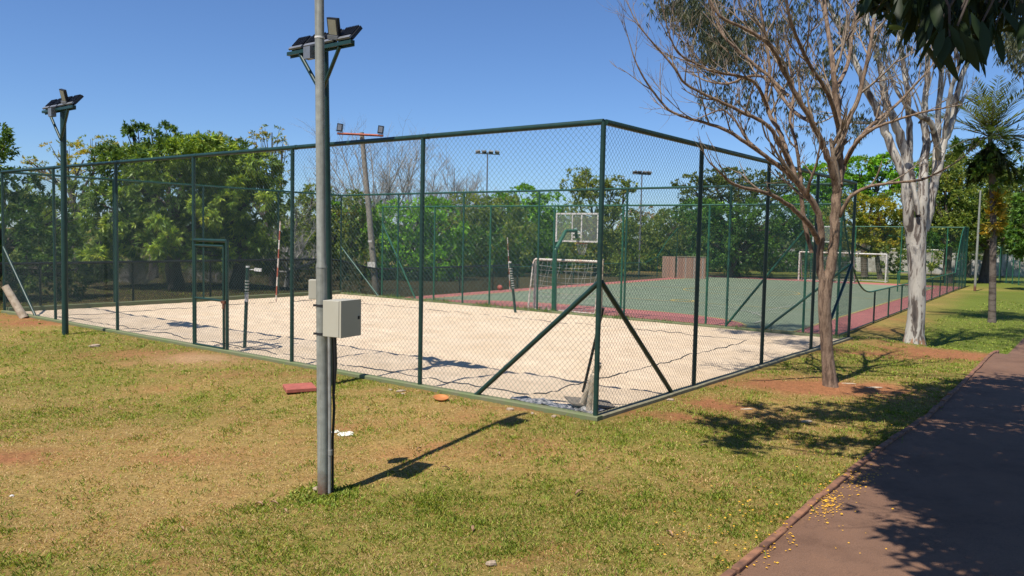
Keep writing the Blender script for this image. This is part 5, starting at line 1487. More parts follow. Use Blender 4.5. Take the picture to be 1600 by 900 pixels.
LE([(1438, 370, 10), (1440, 330, 10, -.1), (1441, 295, 9, -.1), (1444, 260, 7.5, 0), (1448, 225, 6.8, .1), (1444, 190, 6, .2), (1446, 150, 5, .3), (1450, 110, 4.5, .4), (1448, 60, 3.8, .5), (1440, 0, 3, .5)], kids=6, lvl=2, L_=1.4)
LE([(1444, 360, 8, .2), (1453, 320, 8.5, .2), (1460, 285, 8, .3), (1467, 255, 7.4, .3), (1474, 225, 6.5, .4), (1484, 200, 6, .4), (1490, 180, 5.6, .5), (1495, 150, 5, .5), (1506, 110, 4.4, .6), (1522, 70, 3.8, .7), (1545, 30, 3, .8), (1560, -20, 2.4, .9)], kids=7, lvl=2, L_=1.4)
LE([(1422, 262, 6, .3), (1421, 225, 5.6, .5), (1420, 185, 5.2, .6), (1419, 150, 4.8, .7), (1413, 110, 4.2, .9), (1405, 60, 3.6, 1.1), (1400, 0, 3, 1.3)], kids=6, lvl=2, L_=1.4)
LE([(1468, 250, 5.6, .3), (1462, 215, 5.4, 0), (1452, 190, 5, -.2), (1440, 183, 4.5, -.3), (1422, 172, 4, -.4), (1406, 150, 3.4, -.5), (1392, 120, 2.8, -.5)], kids=4, lvl=2, L_=1.1)
LE([(1461, 280, 6, .4), (1463, 240, 5.6, .6), (1466, 190, 5, .7), (1468, 150, 4.6, .8), (1471, 110, 4, .9), (1478, 60, 3.4, 1.0), (1485, 0, 2.6, 1.2)], kids=6, lvl=2, L_=1.3)
LE([(1475, 222, 4.6, .4), (1480, 180, 4.2, .2), (1486, 140, 3.6, .1), (1498, 100, 3.2, 0), (1490, 60, 2.8, 0), (1500, 10, 2, 0)], kids=6, lvl=2, L_=1.2)
LE([(1540, 50, 2.6, .8), (1562, 75, 2.4, .9), (1578, 80, 2.2, 1), (1600, 82, 1.8, 1)], kids=5, lvl=1, L_=.8)
LE([(1380, 195, 3.6, .2), (1355, 192, 3, .3), (1330, 190, 2.4, .4), (1312, 178, 1.8, .5), (1290, 188, 1.4, .6)], kids=5, lvl=2, L_=.8)
mb.tube([atY(1434, 335, YE - .28), atY(1432, 315, YE - .30), atY(1428, 290, YE - .26)], [v / ppm(YE) for v in (3, 4, 2)], 8)
mb.build('trunk', M_euc, t)
tw.build('twigs', M_greybark, t)
# hanging leaf sprays: by region in the crown
r_ = np.random.default_rng(14)
regs = [(1090, 20, 45, 30, 46), (1060, 10, 30, 22, 20), (1130, 65, 45, 30, 46), (1190, 45, 60, 35, 24), (1150, 95, 40, 30, 22), (1110, 85, 20, 16, 12), (1250, 95, 55, 40, 15), (1290, 110, 30, 30, 10), (1240, 30, 60, 30, 10), (1330, 50, 40, 40, 14), (1580, 50, 24, 26, 26), (1590, 85, 18, 16, 14), (1400, 60, 60, 50, 10), (1345, 190, 20, 16, 8), (1180, 150, 60, 30, 12), (1115, 150, 30, 20, 6), (1270, 175, 40, 30, 9),
        (1090, -60, 80, 50, 50), (1250, -60, 120, 60, 70), (1450, -70, 150, 70, 90), (1600, 0, 30, 50, 12)]
cen = []
for (x, y, sx_, sy_, n) in regs:
    for k in range(int(n * 3.2)):
        cen.append(tuple(atY(x + r_.normal() * sx_ * .55, y + r_.normal() * sy_ * .55, YE + r_.normal() * 1.3)))
for (px_, py_, rad) in ((1345, 528, .5), (1385, 530, .45), (1440, 530, .6), (1490, 526, .6), (1540, 522, .7), (1590, 517, .7), (1640, 512, .7), (1600, 498, .5), (1215, 520, .55), (1180, 512, .4), (1250, 535, .5), (1290, 545, .45), (1240, 510, .5), (1150, 518, .3)):  # unseen leaf clumps added high above, set to shade these ground spots
    g_ = hit(px_, py_); h_ = 12.5; ct_ = h_ / math.tan(math.radians(SUN_EL)); c = np.array([g_.x + SUN_DIR[0] * ct_, g_.y + SUN_DIR[1] * ct_, g_.z + h_])
    for k in range(int(190 * rad)): cen.append(tuple(c + r_.normal(size=3) * np.array([rad, rad, rad]) * .55))
cen = np.array(cen)
colE = np.array([[0.055, 0.075, 0.045], [0.085, 0.10, 0.06], [0.04, 0.055, 0.035], [0.12, 0.12, 0.06]])[r_.integers(0, 4, len(cen))]
# each spray: leaves strung down a short hanging twig
strs = np.repeat(cen, 4, 0) + r_.normal(size=(len(cen) * 4, 3)) * np.array([.10, .10, .16])
V, F, C = rosettes(strs, np.tile([0, 0, -.5], (len(strs), 1)), 4, 0.16, 0.028, 0.9, np.repeat(colE, 4, 0), r_)
np_mesh('foliage', V, F, 4, M_leaf, t, C)
# light green bunch in the fork
fx_ = [tuple(atY(1290 + r_.normal() * 9, 90 + r_.normal() * 9, YE + 1)) for k in range(60)]

# ---------------------------------------------------------------- palm
pbm = hit(1550, 504); YP = pbm.y
t = thing('palm_tree', 'palm tree with a mottled straight trunk and spiky upright fronds', 'palm', pbm)
mb = MB(); ptop = atY(1547, 215, YP)
mb.tube([pbm - Vector((0, 0, .2)), atY(1550, 495, YP), atY(1551, 440, YP), atY(1552, 360, YP), atY(1551, 290, YP), ptop], [v * .8 / ppm(YP) for v in (9, 7, 6.2, 5.6, 6.2, 4)], 12)
mb.build('trunk', M_palmbark, t)
r_ = np.random.default_rng(3)
Vp = []; Fp = []; Cp = []; o_ = 0
stem = MB()
fr = []
for k in range(34):
    az = r_.uniform(0, 2 * PI); el = r_.uniform(-0.3, 1.4); fr.append((az, el, r_.uniform(2.0, 3.0), 0))
for k in range(16):
    az = r_.uniform(0, 2 * PI); el = r_.uniform(-1.2, -0.4); fr.append((az, el, r_.uniform(1.0, 1.6), 1))
for az, el, L_, dead in fr:
    d = np.array([math.cos(az) * math.cos(el), math.sin(az) * math.cos(el), math.sin(el)])
    P = []; p = np.array(ptop) - np.array([0, 0, 0.25 * dead]); dd = d.copy()
    for j in range(9):
        P.append(p.copy()); dd = dd + np.array([0, 0, -0.085 - .03 * dead]); dd /= np.linalg.norm(dd); p = p + dd * L_ / 8
    stem.tube([Vector(q) for q in P], [0.018 * (1 - j / 10) for j in range(9)], 4, cap=False)
    col = np.array([0.075, 0.12, 0.035]) if not dead else np.array([0.05, 0.075, 0.03]) * r_.uniform(.7, 1.3)
    if el > .7: col = np.array([0.14, 0.17, 0.045])
    for j in range(4, 34):
        f = j / 34 * 8; i = min(int(f), 7); q = P[i] + (P[i + 1] - P[i]) * (f - i)
        tg = P[i + 1] - P[i]; tg /= np.linalg.norm(tg)
        sd = np.cross(tg, [0, 0, 1]); sd /= np.linalg.norm(sd) + 1e-9
        for s in (-1, 1):
            ln = 0.62 * math.sin(PI * (0.15 + 0.8 * j / 34)) + .05
            ld = sd * s * 0.75 + tg * 0.75 + np.array([0, 0, .12]) + r_.normal(size=3) * .12; ld /= np.linalg.norm(ld)
            tip = q + ld * ln - np.array([0, 0, .10 * ln]); w = np.cross(ld, [0.1, 0, 1]); w /= np.linalg.norm(w); w *= .022
            m_ = q + ld * ln * .4
            Vp += [q, m_ + w, tip, m_ - w]; Cp += [col * r_.uniform(.8, 1.2)] * 4
V = np.array(Vp); np_mesh('fronds', V, np.arange(len(V)), 4, M_leaf, t, np.array(Cp))
stem.build('frond_stems', M_palmbark, t)
lbp = [((atY(x, y, YP + dy)), rx / ppm(YP), rx / ppm(YP), ry / ppm(YP)) for x, y, rx, ry, dy in ((1528, 235, 26, 16, 0), (1568, 245, 30, 20, .3), (1540, 262, 30, 18, 0), (1580, 270, 22, 18, .2), (1555, 285, 26, 16, 0), (1505, 225, 14, 8, 0))]
lbp = [(tuple(a), b_, c_, d_) for a, b_, c_, d_ in lbp]
V, F, C = lobes_leaves(lbp, 'darkleaf', 44, .9)
np_mesh('vine_leaves', V, F, 4, M_leaf, t, C)
V, F, C = lobes_leaves([(tuple(atY(1552, 345, YP)), .28, .28, .45), (tuple(atY(1556, 318, YP)), .16, .16, .4)], 'gold', 45, 1.2)
np_mesh('dry_flower_stalk', V, F, 4, M_leaf, t, C * np.array([1.0, .8, .8]))

# ---------------------------------------------------------------- overhanging tree: its trunk stands right of the camera, out of the photo
rr = random.Random(77); r_ = np.random.default_rng(77)
tb = Vector((8.6, 3.0, float(terrain(8.6, 3.0))))
t = thing('overhanging_tree', 'large dark-leaved tree whose branch hangs into the top right and shades the path', 'tree', tb)
mb = MB()
fk = tb + Vector((-0.7, 0.4, 3.4))
mb.tube([tb - Vector((0, 0, .3)), tb + Vector((0, 0, .2)), tb + Vector((-.3, .1, 1.8)), fk], [.34, .27, .22, .2], 12)
shade = [  # ground points to be shaded (photo pixels), radius in m, height
    (1600, 620, 1.3, 5.6), (1540, 640, 1.1, 5.4), (1480, 645, .8, 5.3), (1560, 690, 1.2, 5.2), (1480, 710, .9, 5.0), (1600, 720, 1.3, 5.2), (1540, 770, 1.0, 4.8), (1600, 820, 1.0, 4.8), (1470, 760, .7, 4.8), (1640, 700, 1.4, 5.6), (1700, 800, 1.4, 5.0), (1560, 860, .7, 4.6), (1680, 640, 1.6, 6.0), (1620, 890, .8, 4.6),
    (1400, 632, .9, 6.4), (1330, 640, .7, 6.4), (1260, 655, .75, 6.4), (1195, 672, .65, 6.3), (1170, 692, .4, 6.2), (1440, 618, .8, 6.5), (1290, 690, .35, 6.2)]
shade += [(1400, 690, .35, 4.9), (1425, 662, .4, 5.0), (1460, 640, .5, 5.3), (1620, 600, 1.3, 6.2), (1560, 600, .8, 6), (1590, 660, 1.2, 5.6), (1530, 690, .9, 5.2), (1560, 800, .9, 4.8), (1620, 770, 1.2, 5.0), (1500, 840, .5, 4.6), (1410, 745, .3, 4.8), (1640, 850, 1.1, 4.8), (1650, 560, 1.2, 6.4), (1520, 610, .8, 5.6), (1440, 690, .6, 5.0), (1420, 725, .5, 4.9), (1520, 730, .9, 5.0), (1580, 760, .9, 4.9), (1400, 760, .35, 4.8), (1560, 640, 1.0, 5.6), (1500, 800, .6, 4.8), (1590, 880, .7, 4.6), (1440, 650, .5, 6.4), (1370, 610, .4, 6.6), (1500, 870, .4, 4.7)]
ct = 1 / math.tan(math.radians(SUN_EL))
cl = []
for (px_, py_, rad, h) in shade:
    g_ = hit(px_, py_); c = Vector((g_.x + SUN_DIR[0] * ct * h, g_.y + SUN_DIR[1] * ct * h, g_.z + h)); cl.append((c, rad))
cl += [(Vector((1.1, 2.0, 4.7)), .55), (Vector((1.5, 2.2, 4.75)), .5), (Vector((0.8, 1.7, 4.7)), .4)]  # unseen clumps added overhead to keep the sun off the hanging leaves
Vs = []; Fs = []; Cs = []; o_ = 0
for (c, rad) in cl:
    n = int(200 * rad ** 2) + 22
    k_ = unit(9, r_) * r_.random((9, 1)) ** .5; P = np.array(c)[None] + (k_[r_.integers(0, 9, n)] + r_.normal(size=(n, 3)) * .2) * np.array([rad, rad, rad * .5])[None]
    V, F, C = rosettes(P, np.tile([0, 0, .2], (n, 1)), 5, 0.19, 0.075, .5, np.tile([0.03, 0.05, 0.018], (n, 1)), r_)
    Vs.append(V); Fs.append(F + o_); Cs.append(C); o_ += len(V)
    m1 = fk.lerp(c, .5) + Vector((rr.uniform(-.2, .2), rr.uniform(-.2, .2), rr.uniform(.1, .5)))
    mb.tube(smooth_path([fk, m1, c], 3), list(np.linspace(.07, .018, 7)), 6, cap=False)
    for k in range(3): twig(mb, m1.lerp(c, rr.random()), (c - m1).normalized() + Vector((rr.uniform(-1, 1), rr.uniform(-1, 1), rr.uniform(-.5, .5))) * .6, rad * 1.3, .014, 1, rr, .05)
# the branch seen at the top right, its leaves large because it is near
def big_leaf(p, d, L_, Wd, roll, col):
    d = Vector(d).normalized(); s = d.cross(Vector((math.cos(roll), math.sin(roll), .3))).normalized(); u = s.cross(d)
    vs = []
    prof = [(0, .05), (.12, .42), (.3, .88), (.5, 1), (.7, .82), (.86, .46), (1, .0)]
    for f, w in prof:
        c = Vector(p) + d * (L_ * f) + Vector((0, 0, -.10 * L_ * f * f)) 
        vs += [c + s * (w * Wd / 2) + u * (w * Wd * .12), c, c - s * (w * Wd / 2) + u * (w * Wd * .12)]
    return vs
leafV = []; leafF = []; leafC = []
def put_leaf(p, d, L_, Wd, roll, col):
    o = len(leafV); vs = big_leaf(p, d, L_, Wd, roll, col); leafV.extend([tuple(v) for v in vs])
    for i in range(6):
        for j in range(2): a = o + i * 3 + j; leafF.extend([a, a + 3, a + 4, a + 1])
    leafC.extend([col] * len(vs))
YH = 2.75
anch = [(1385, -20, -.1), (1405, 10, 0), (1430, 20, .1), (1455, 35, 0), (1480, 45, -.1), (1500, 25, .1), (1510, 55, 0), (1470, 5, .2), (1525, 10, .1), (1540, 40, 0), (1440, -20, 0), (1500, -15, 0), (1550, -10, .1), (1420, 45, .1), (1468, 62, -.1), (1495, 60, .15), (1545, 8, 0), (1400, -10, .15), (1455, 5, .1), (1485, 20, 0), (1580, -25, .1), (1520, 20, .2)]
tt_ = atY(1500, -260, YH + .3)
mb.tube(smooth_path([fk, Vector((4.6, 3.4, 4.3)), tt_, atY(1480, -120, YH), atY(1470, -40, YH)], 3), list(np.linspace(.07, .012, 13)), 6, cap=False)
for (x, y, dy) in anch:
    p = atY(x + 16, y - 4, YH + dy)
    mb.tube([p, p + Vector((rr.uniform(-.02, .06), rr.uniform(-.03, .03), .10)), atY(1478 + rr.uniform(-30, 30), -60, YH)], [.004, .005, .008], 4, cap=False)
    for k in range(6):
        az = rr.uniform(0, 2 * PI); d = Vector((math.cos(az) * .42, math.sin(az) * .42, -1 + rr.uniform(-.1, .5)))
        c = np.array([0.020, 0.034, 0.013]) * rr.uniform(.7, 1.4)
        put_leaf(p + Vector((rr.uniform(-.05, .05), rr.uniform(-.06, .06), rr.uniform(-.03, .07))), d, rr.uniform(.09, .15), rr.uniform(.026, .040), rr.uniform(0, 2 * PI), tuple(c))
p = atY(1384, 42, YH); put_leaf(p, Vector((1, .1, .05)), .07, .018, PI / 2, (0.10, 0.13, 0.03))
for (x, y) in ((1588, 12), (1596, 0), (1602, 18), (1590, -10)):
    p = atY(x, y, YH); put_leaf(p, Vector((rr.uniform(-.5, .2), .1, -1)), .05, .025, rr.uniform(0, 6), (0.02, 0.03, .014))
mb.tube(smooth_path([atY(1560, -40, YH), atY(1590, -12, YH), atY(1598, 5, YH)], 3), .004, 4, cap=False)
# a bare hooked twig in the sky left of the bare tree
mb.build('trunk', M_darkbark, t)
np_mesh('hanging_leaves', np.array(leafV), leafF, 4, M_leaf_d, t, np.array(leafC))
np_mesh('crown', np.concatenate(Vs), np.concatenate(Fs), 4, M_leaf, t, np.concatenate(Cs))



# ================================================================ lawn blades, litter and small things
r_ = np.random.default_rng(2024)
def lawn_ok(x, y):
    A, B = ab(x, y)
    ok = ~((A > -0.16) & (A < AL + .15) & (B > -0.16) & (B < BL + .12))
    sA = (x - P0.x) * CA.x + (y - P0.y) * CA.y; sB = (x - P0.x) * CB.x + (y - P0.y) * CB.y
    ok &= ~((sA > -0.15) & (sB > -0.1) & (sA < 22))
    ok &= ~((B > BL) & (A > 0.3))
    ok &= (x < path_left_x(y) - 0.06 + 0.05 * r_.random(len(x)))
    return ok
def blades(n, rmin, rmax, h, w, seed):
    r_ = np.random.default_rng(seed)
    # uniform over an annular sector in front of the camera
    th = r_.uniform(-0.66, 0.72, n); rad = np.sqrt(r_.uniform(rmin ** 2, rmax ** 2, n))
    x = np.sin(th) * rad; y = np.cos(th) * rad
    ok = lawn_ok(x, y); x = x[ok]; y = y[ok]
    bare, dry = patches(x, y)
    tuft = fbm(x * 3.2, y * 3.2, 15); t2 = fbm(x * 11, y * 11, 16, 2)
    keep = r_.random(len(x)) < np.clip(1.15 - 1.25 * bare, 0.02, 1) * np.clip(0.30 + 1.4 * (t2 - 0.28), 0.12, 1)
    x, y, bare, dry, tuft = x[keep], y[keep], bare[keep], dry[keep], tuft[keep]
    n = len(x); z = terrain(x, y)
    isdry = r_.random(n) < np.clip(0.36 - 0.26 * np.clip((y - 12) / 6, 0, 1) * (x > 4) + 0.55 * dry - 1.3 * (tuft - 0.5), 0.10, 0.95)
    L_ = h * r_.uniform(0.5, 1.3, n) * (0.75 + 0.9 * (tuft - 0.3)) * np.where(isdry, 0.8, 1.0)
    az = r_.uniform(0, 2 * PI, n); tilt = np.where(isdry, r_.uniform(0.5, 1.35, n), r_.uniform(0.15, 1.15, n))
    d = np.stack([np.cos(az) * np.sin(tilt), np.sin(az) * np.sin(tilt), np.cos(tilt)], 1)
    s = np.stack([-np.sin(az), np.cos(az), np.zeros(n)], 1) * (w * r_.uniform(0.7, 1.3, n))[:, None] / 2
    b = np.stack([x, y, z - 0.004], 1)
    m_ = b + d * (L_ * 0.55)[:, None]
    tip = b + d * L_[:, None] + np.stack([np.cos(az), np.sin(az), -0.8 * np.ones(n)], 1) * (L_ * 0.18)[:, None]
    V = np.stack([b - s * .7, b + s * .7, m_ + s, tip, m_ - s], 1).reshape(-1, 3)
    F = np.arange(n * 5)
    g1 = np.array([0.23, 0.315, 0.035]); g2 = np.array([0.36, 0.40, 0.07]); g3 = np.array([0.15, 0.22, 0.03])
    pick = r_.random(n)[:, None]
    cg = np.where(pick < .45, g1, np.where(pick < .75, g2, g3))
    dc = np.where(r_.random(n)[:, None] < .6, np.array([0.56, 0.42, 0.19]), np.array([0.46, 0.27, 0.14]))
    C = np.where(isdry[:, None], dc, cg) * r_.uniform(.75, 1.2, n)[:, None]
    C = C * (1 + 0.25 * (fbm(x * 0.7, y * 0.7, 33)[:, None] - .5))
    return V, F, np.repeat(C, 5, 0)
def tufts(nt_, per, rmin, rmax, h, w, seed):
    r_ = np.random.default_rng(seed)
    th = r_.uniform(-0.66, 0.72, nt_); rad = np.sqrt(r_.uniform(rmin ** 2, rmax ** 2, nt_)); cx = np.sin(th) * rad; cy = np.cos(th) * rad
    bare, dry = patches(cx, cy); k = (r_.random(nt_) < np.clip(1.0 - 1.1 * bare - .75 * dry, 0.02, 1)) & lawn_ok(cx, cy); cx, cy = cx[k], cy[k]
    # a denser ring of unmown grass at the foot of the grey pole
    extra_ = 60; ang = r_.uniform(0, 2 * PI, extra_); rr_ = np.abs(r_.normal(0.05, 0.14, extra_)) + .06
    cx = np.concatenate([cx, PX + rr_ * np.cos(ang)]); cy = np.concatenate([cy, PY + rr_ * np.sin(ang)])
    n = len(cx) * per; sz2 = np.repeat(r_.uniform(.025, .07, len(cx)), per)
    x = np.repeat(cx, per) + r_.normal(size=n) * sz2; y = np.repeat(cy, per) + r_.normal(size=n) * sz2; z = terrain(x, y)
    L_ = h * r_.uniform(.5, 1.3, n) * np.repeat(r_.uniform(.7, 1.35, len(cx)), per); az = r_.uniform(0, 2 * PI, n); tilt = r_.uniform(.1, 1.0, n)
    d = np.stack([np.cos(az) * np.sin(tilt), np.sin(az) * np.sin(tilt), np.cos(tilt)], 1)
    s = np.stack([-np.sin(az), np.cos(az), np.zeros(n)], 1) * (w * r_.uniform(.7, 1.3, n))[:, None] / 2
    b = np.stack([x, y, z - .004], 1); m_ = b + d * (L_ * .55)[:, None]; tip = b + d * L_[:, None] + np.stack([np.cos(az), np.sin(az), -.8 * np.ones(n)], 1) * (L_ * .2)[:, None]
    V = np.stack([b - s * .7, b + s * .7, m_ + s, tip, m_ - s], 1).reshape(-1, 3)
    pal = np.array([[0.25, 0.34, 0.045], [0.36, 0.41, 0.075], [0.18, 0.26, 0.035], [0.42, 0.37, 0.11]]); C = np.repeat(pal[r_.choice(4, len(cx), p=[.4, .25, .2, .15])], per, 0) * r_.uniform(.75, 1.2, (n, 1))
    return V, None, np.repeat(C, 5, 0)
parts = [tufts(1500, 16, 3.6, 8.5, .042, .005, 71), tufts(1900, 12, 8.5, 15, .045, .0075, 72), tufts(2400, 12, 15, 26, .055, .014, 73), blades(210000, 3.6, 7.5, 0.042, 0.0048, 1), blades(230000, 7.5, 12.5, 0.042, 0.0065, 2), blades(170000, 12.5, 20, 0.045, 0.010, 3), blades(90000, 20, 34, 0.05, 0.018, 4), blades(50000, 34, 60, 0.06, 0.035, 5)]
V = np.concatenate([p[0] for p in parts]); C = np.concatenate([p[2] for p in parts])
print('blades', len(V) // 5)
tag(np_mesh('grass', V, np.arange(len(V)), 5, M_blade, None, C), 'short sunburnt green and yellow lawn grass', 'grass', kind='stuff')

# grass fringe creeping over the far kerb of the sand court
r2 = np.random.default_rng(6)
n = 5200; a = r2.uniform(0, AL, n); bfr = BL - 0.02 + r2.normal(size=n) * 0.10; keep = r2.random(n) < np.clip(2.6 * (fbm(a * 1.1, a * 0, 8) - 0.42), 0.03, 1); a = a[keep]; bfr = bfr[keep]; n = len(a)
x, y = wxy(a, bfr); b = np.stack([x, y, np.full(n, 0.03)], 1); d = unit(n, r2); d[:, 2] = np.abs(d[:, 2]) + .6
L_ = r2.uniform(.05, .13, (n, 1)); s = np.stack([d[:, 1], -d[:, 0], np.zeros(n)], 1); s = s / np.linalg.norm(s, axis=1)[:, None] * .009
V = np.stack([b - s, b + s, b + d * L_], 1).reshape(-1, 3)
tag(np_mesh('grass_fringe', V, np.arange(n * 3), 3, M_blade, None, np.repeat(np.array([[0.10, 0.17, 0.03]]) * r2.uniform(.7, 1.3, (n, 1)), 3, 0)), 'grass creeping over the kerb between sand and sports court', 'grass', kind='stuff')

# yellow petals lying along the path edge: too many to count
r2 = np.random.default_rng(61)
pp = []
for (px_, py_, n, sx_, sy_) in ((1190, 870, 26, 12, 12), (1222, 838, 22, 10, 10), (1290, 783, 170, 15, 13), (1330, 752, 110, 15, 11), (1355, 735, 30, 10, 8), (1370, 708, 10, 12, 8), (1270, 800, 40, 14, 10), (1180, 800, 55, 80, 50), (1240, 740, 50, 70, 35), (1130, 850, 40, 60, 30), (1300, 700, 20, 70, 25), (1330, 850, 9, 60, 30), (1420, 800, 7, 60, 40), (1310, 640, 10, 60, 15), (1050, 830, 12, 60, 40)):
    for k in range(n):
        q = hit(px_ + (9 if n > 20 and sx_ < 20 else 0) + r2.normal() * sx_ * .8, py_ + (3 if sx_ < 20 else 0) + r2.normal() * sy_); pp.append((q.x, q.y, q.z + (0.018 if q.x > path_left_x(q.y) + .0 else 0.035)))
pp = np.array(pp); n = len(pp)
u = unit(n, r2); u[:, 2] *= .3; v = np.cross(u, [0, 0, 1.0] + unit(n, r2) * .3); v /= np.linalg.norm(v, axis=1)[:, None]; sz_ = r2.uniform(.007, .015, (n, 1))
V = np.stack([pp - u * sz_, pp - v * sz_ * .8, pp + u * sz_, pp + v * sz_ * .8], 1).reshape(-1, 3)
tag(np_mesh('petals', V, np.arange(n * 4), 4, M_petal, None), 'fallen yellow petals along the path kerb', 'petals', kind='stuff')

# red slab
q = hit(468, 610); t = None
mb = MB(); R = Matrix.Rotation(math.radians(24), 3, 'Z'); mb.box((0, 0, 0), (0.42, 0.40, 0.055), None)
o = mb.build('inspection_cover', M_red); o.location = (q.x, q.y, q.z + 0.04); o.rotation_euler = (0.02, -0.01, math.radians(24))
bv = o.modifiers.new('bevel', 'BEVEL'); bv.width = 0.008; bv.segments = 2
tag(o, 'square red painted concrete slab lying in the grass left of the grey pole', 'slab')
# orange dish
q = hit(689, 626)
mb = MB(); prof_ = [(0.02, .012), (.07, .012), (.105, .02), (.125, .05), (.118, .052), (.10, .03), (.06, .02), (0.0, .02)]
vs = []; fs = []
for r0, z0 in prof_:
    for k in range(24): vs.append((r0 * math.cos(2 * PI * k / 24), r0 * math.sin(2 * PI * k / 24), z0))
for i in range(len(prof_) - 1):
    for k in range(24): a = i * 24 + k; b = i * 24 + (k + 1) % 24; fs.append((a, b, b + 24, a + 24))
mb.add(vs, fs, True); o = mb.build('plastic_dish', M_orange); o.location = (q.x, q.y, q.z + .01); o.rotation_euler = (0.15, 0.05, 0); o.scale = (.85, .85, .85)
tag(o, 'round orange plastic dish lying on the lawn by the kerb', 'dish')

def lump(name, px, py, sx_, sy_, sz__, m, label, cat, rot=0.0, seed=0, group=None, zoff=0.0, flat=False):
    q = hit(px, py); rr = random.Random(seed * 31 + px)
    bm = MB(); vs = []; fs = []; nu, nv = 10, 6
    for i in range(nv + 1):
        th = PI * i / nv
        for k in range(nu):
            ph = 2 * PI * k / nu; j = rr.uniform(.8, 1.15)
            vs.append((sx_ * math.sin(th) * math.cos(ph) * j, sy_ * math.sin(th) * math.sin(ph) * j, sz__ * math.cos(th) * j))
    for i in range(nv):
        for k in range(nu): a = i * nu + k; b = i * nu + (k + 1) % nu; fs.append((a, a + nu, b + nu, b))
    bm.add(vs, fs, False); o = bm.build(name, m); o.location = (q.x, q.y, q.z + sz__ * .6 + zoff); o.rotation_euler = (0, 0, rot)
    tag(o, label, cat, group); return o
lump('stone', 626, 612, .075, .03, .018, M_stone, 'flat pale stone by the kerb under the second fence post', 'stone', .4, 1)
lump('stone', 610, 610, .035, .022, .015, M_stone, 'small stone left of the flat pale stone by the kerb', 'stone', .1, 2)
lump('stone', 797, 641, .055, .025, .022, M_stone, 'long pale stone by the kerb near the foot of the left brace', 'stone', -.2, 3)
lump('stone', 866, 652, .04, .022, .02, M_stone, 'brownish stone in the grass close to the court corner', 'stone', .3, 4)
lump('stone', 832, 647, .02, .018, .016, M_stone, 'tiny stone between the two stones near the court corner', 'stone', 0, 5)
lump('stone', 493, 768, .035, .03, .03, M_stone, 'brown stone touching the foot of the grey pole', 'stone', 0, 6)
lump('stone', 768, 884, .045, .028, .026, M_stone, 'reddish stone in the grass at the bottom edge of the view', 'stone', .2, 7)
lump('stone', 1048, 626, .06, .03, .02, M_stone, 'pale stone beside the foot of the right brace', 'stone', .3, 8)
lump('stone', 1166, 640, .10, .02, .012, M_log, 'short pale stick lying on the lawn left of the bare tree', 'stick', .2, 9).name = 'stick'
lump('stone', 1260, 660, .08, .022, .02, M_log, 'dry stick in the tree shade on the lawn', 'stick', .1, 10).name = 'stick'
lump('stone', 630, 616, .03, .02, .014, M_stone, 'small pale stone right of the flat pale stone', 'stone', 0, 11)
lump('stone', 1366, 606, .16, .035, .012, M_log, 'strip of pale bark on bare soil right of the bare tree', 'bark', .15, 12).name = 'bark_strip'
lump('stone', 1326, 600, .12, .02, .012, M_log, 'thin piece of bark beside the foot of the bare tree', 'bark', -.1, 13).name = 'bark_strip'
lump('stone', 1445, 655, .05, .03, .02, M_stone, 'stone at the edge of the path in the shade', 'stone', -.1, 14)
lump('stone', 148, 542, .10, .05, .035, M_stone, 'pale stone lying on the lawn right of the left floodlight mast', 'stone', .3, 16)
lump('stone', 19, 776, .022, .014, .012, M_white, 'small white scrap on the dry lawn at the left', 'scrap', .3, 17).name = 'scrap'
# spilt plaster mark
mb = MB()
for (px_, py_, rx, ry) in ((540, 679, .10, .03), (524, 675, .06, .018)):
    q = hit(px_, py_); vs = []
    for k in range(14):
        a = 2 * PI * k / 14; j = random.uniform(.7, 1.2); xx, yy = q.x + rx * math.cos(a) * j, q.y + ry * math.sin(a) * j * 3; vs.append((xx, yy, float(terrain(xx, yy)) + .006))
    mb.add(vs, [tuple(range(14))])
tag(mb.build('plaster_mark', M_chalk), 'white plaster spill on the lawn right of the grey pole', 'spill')

# dead leaves: one built, the rest copies
def curled_leaf():
    mb = MB(); vs = []; fs = []
    for i in range(6):
        f = i / 5; w = .5 * math.sin(PI * (.08 + .9 * f)) * .028
        for s in (-1, 0, 1): vs.append(((f - .5) * .09, s * w, .008 + .012 * abs(s) + .018 * math.sin(f * 3)))
    for i in range(5):
        for k in range(2): a = i * 3 + k; fs.append((a, a + 3, a + 4, a + 1))
    mb.add(vs, fs); return mb.build('dead_leaf', M_dleaf)
spots = [(405, 793, 'dry leaf on the lawn left of the foot of the grey pole'), (446, 802, 'pale dry leaf lying in front of the foot of the grey pole'), (428, 790, 'reddish dry leaf between two others left of the grey pole'),
 (285, 829, 'dry leaf on the lawn near the bottom left, on a dry patch'), (312, 638, 'dry leaf on the worn lawn below the gate'), (905, 775, 'largest dry leaf on the middle of the foreground lawn'),
 (1045, 838, 'dry leaf on the lawn left of the petal covered grass'), (1190, 637, 'dry leaf beside the pale stick on the lawn'), (950, 735, 'lone dry leaf on the lawn below the court corner'), (696, 735, 'brown dry leaf just below the shadow of the grey pole'),
 (780, 712, 'dark curled leaf right of the grey pole shadow'), (655, 705, 'dry leaf touching the upper side of the grey pole shadow'), (1244, 595, 'dry leaf on bare red soil left of the bare tree'), (1404, 580, 'dry leaf on the lawn in front of the eucalyptus'),
 (1460, 600, 'dry leaf on the grass between eucalyptus and path'), (1320, 690, 'dry leaf inside the tree shadow on the lawn'), (575, 640, 'dry leaf on the grass between the grey pole and the kerb'), (345, 880, 'dry leaf at the bottom edge left of the grey pole'),
 (170, 640, 'dry leaf on the lawn under the left floodlight mast'), (380, 640, 'dry leaf left of the red slab'), (740, 830, 'dry leaf on the foreground lawn right of the grey pole'), (1100, 700, 'dry leaf on the lawn just left of the tree shadow tip')]
pl_ = curled_leaf()
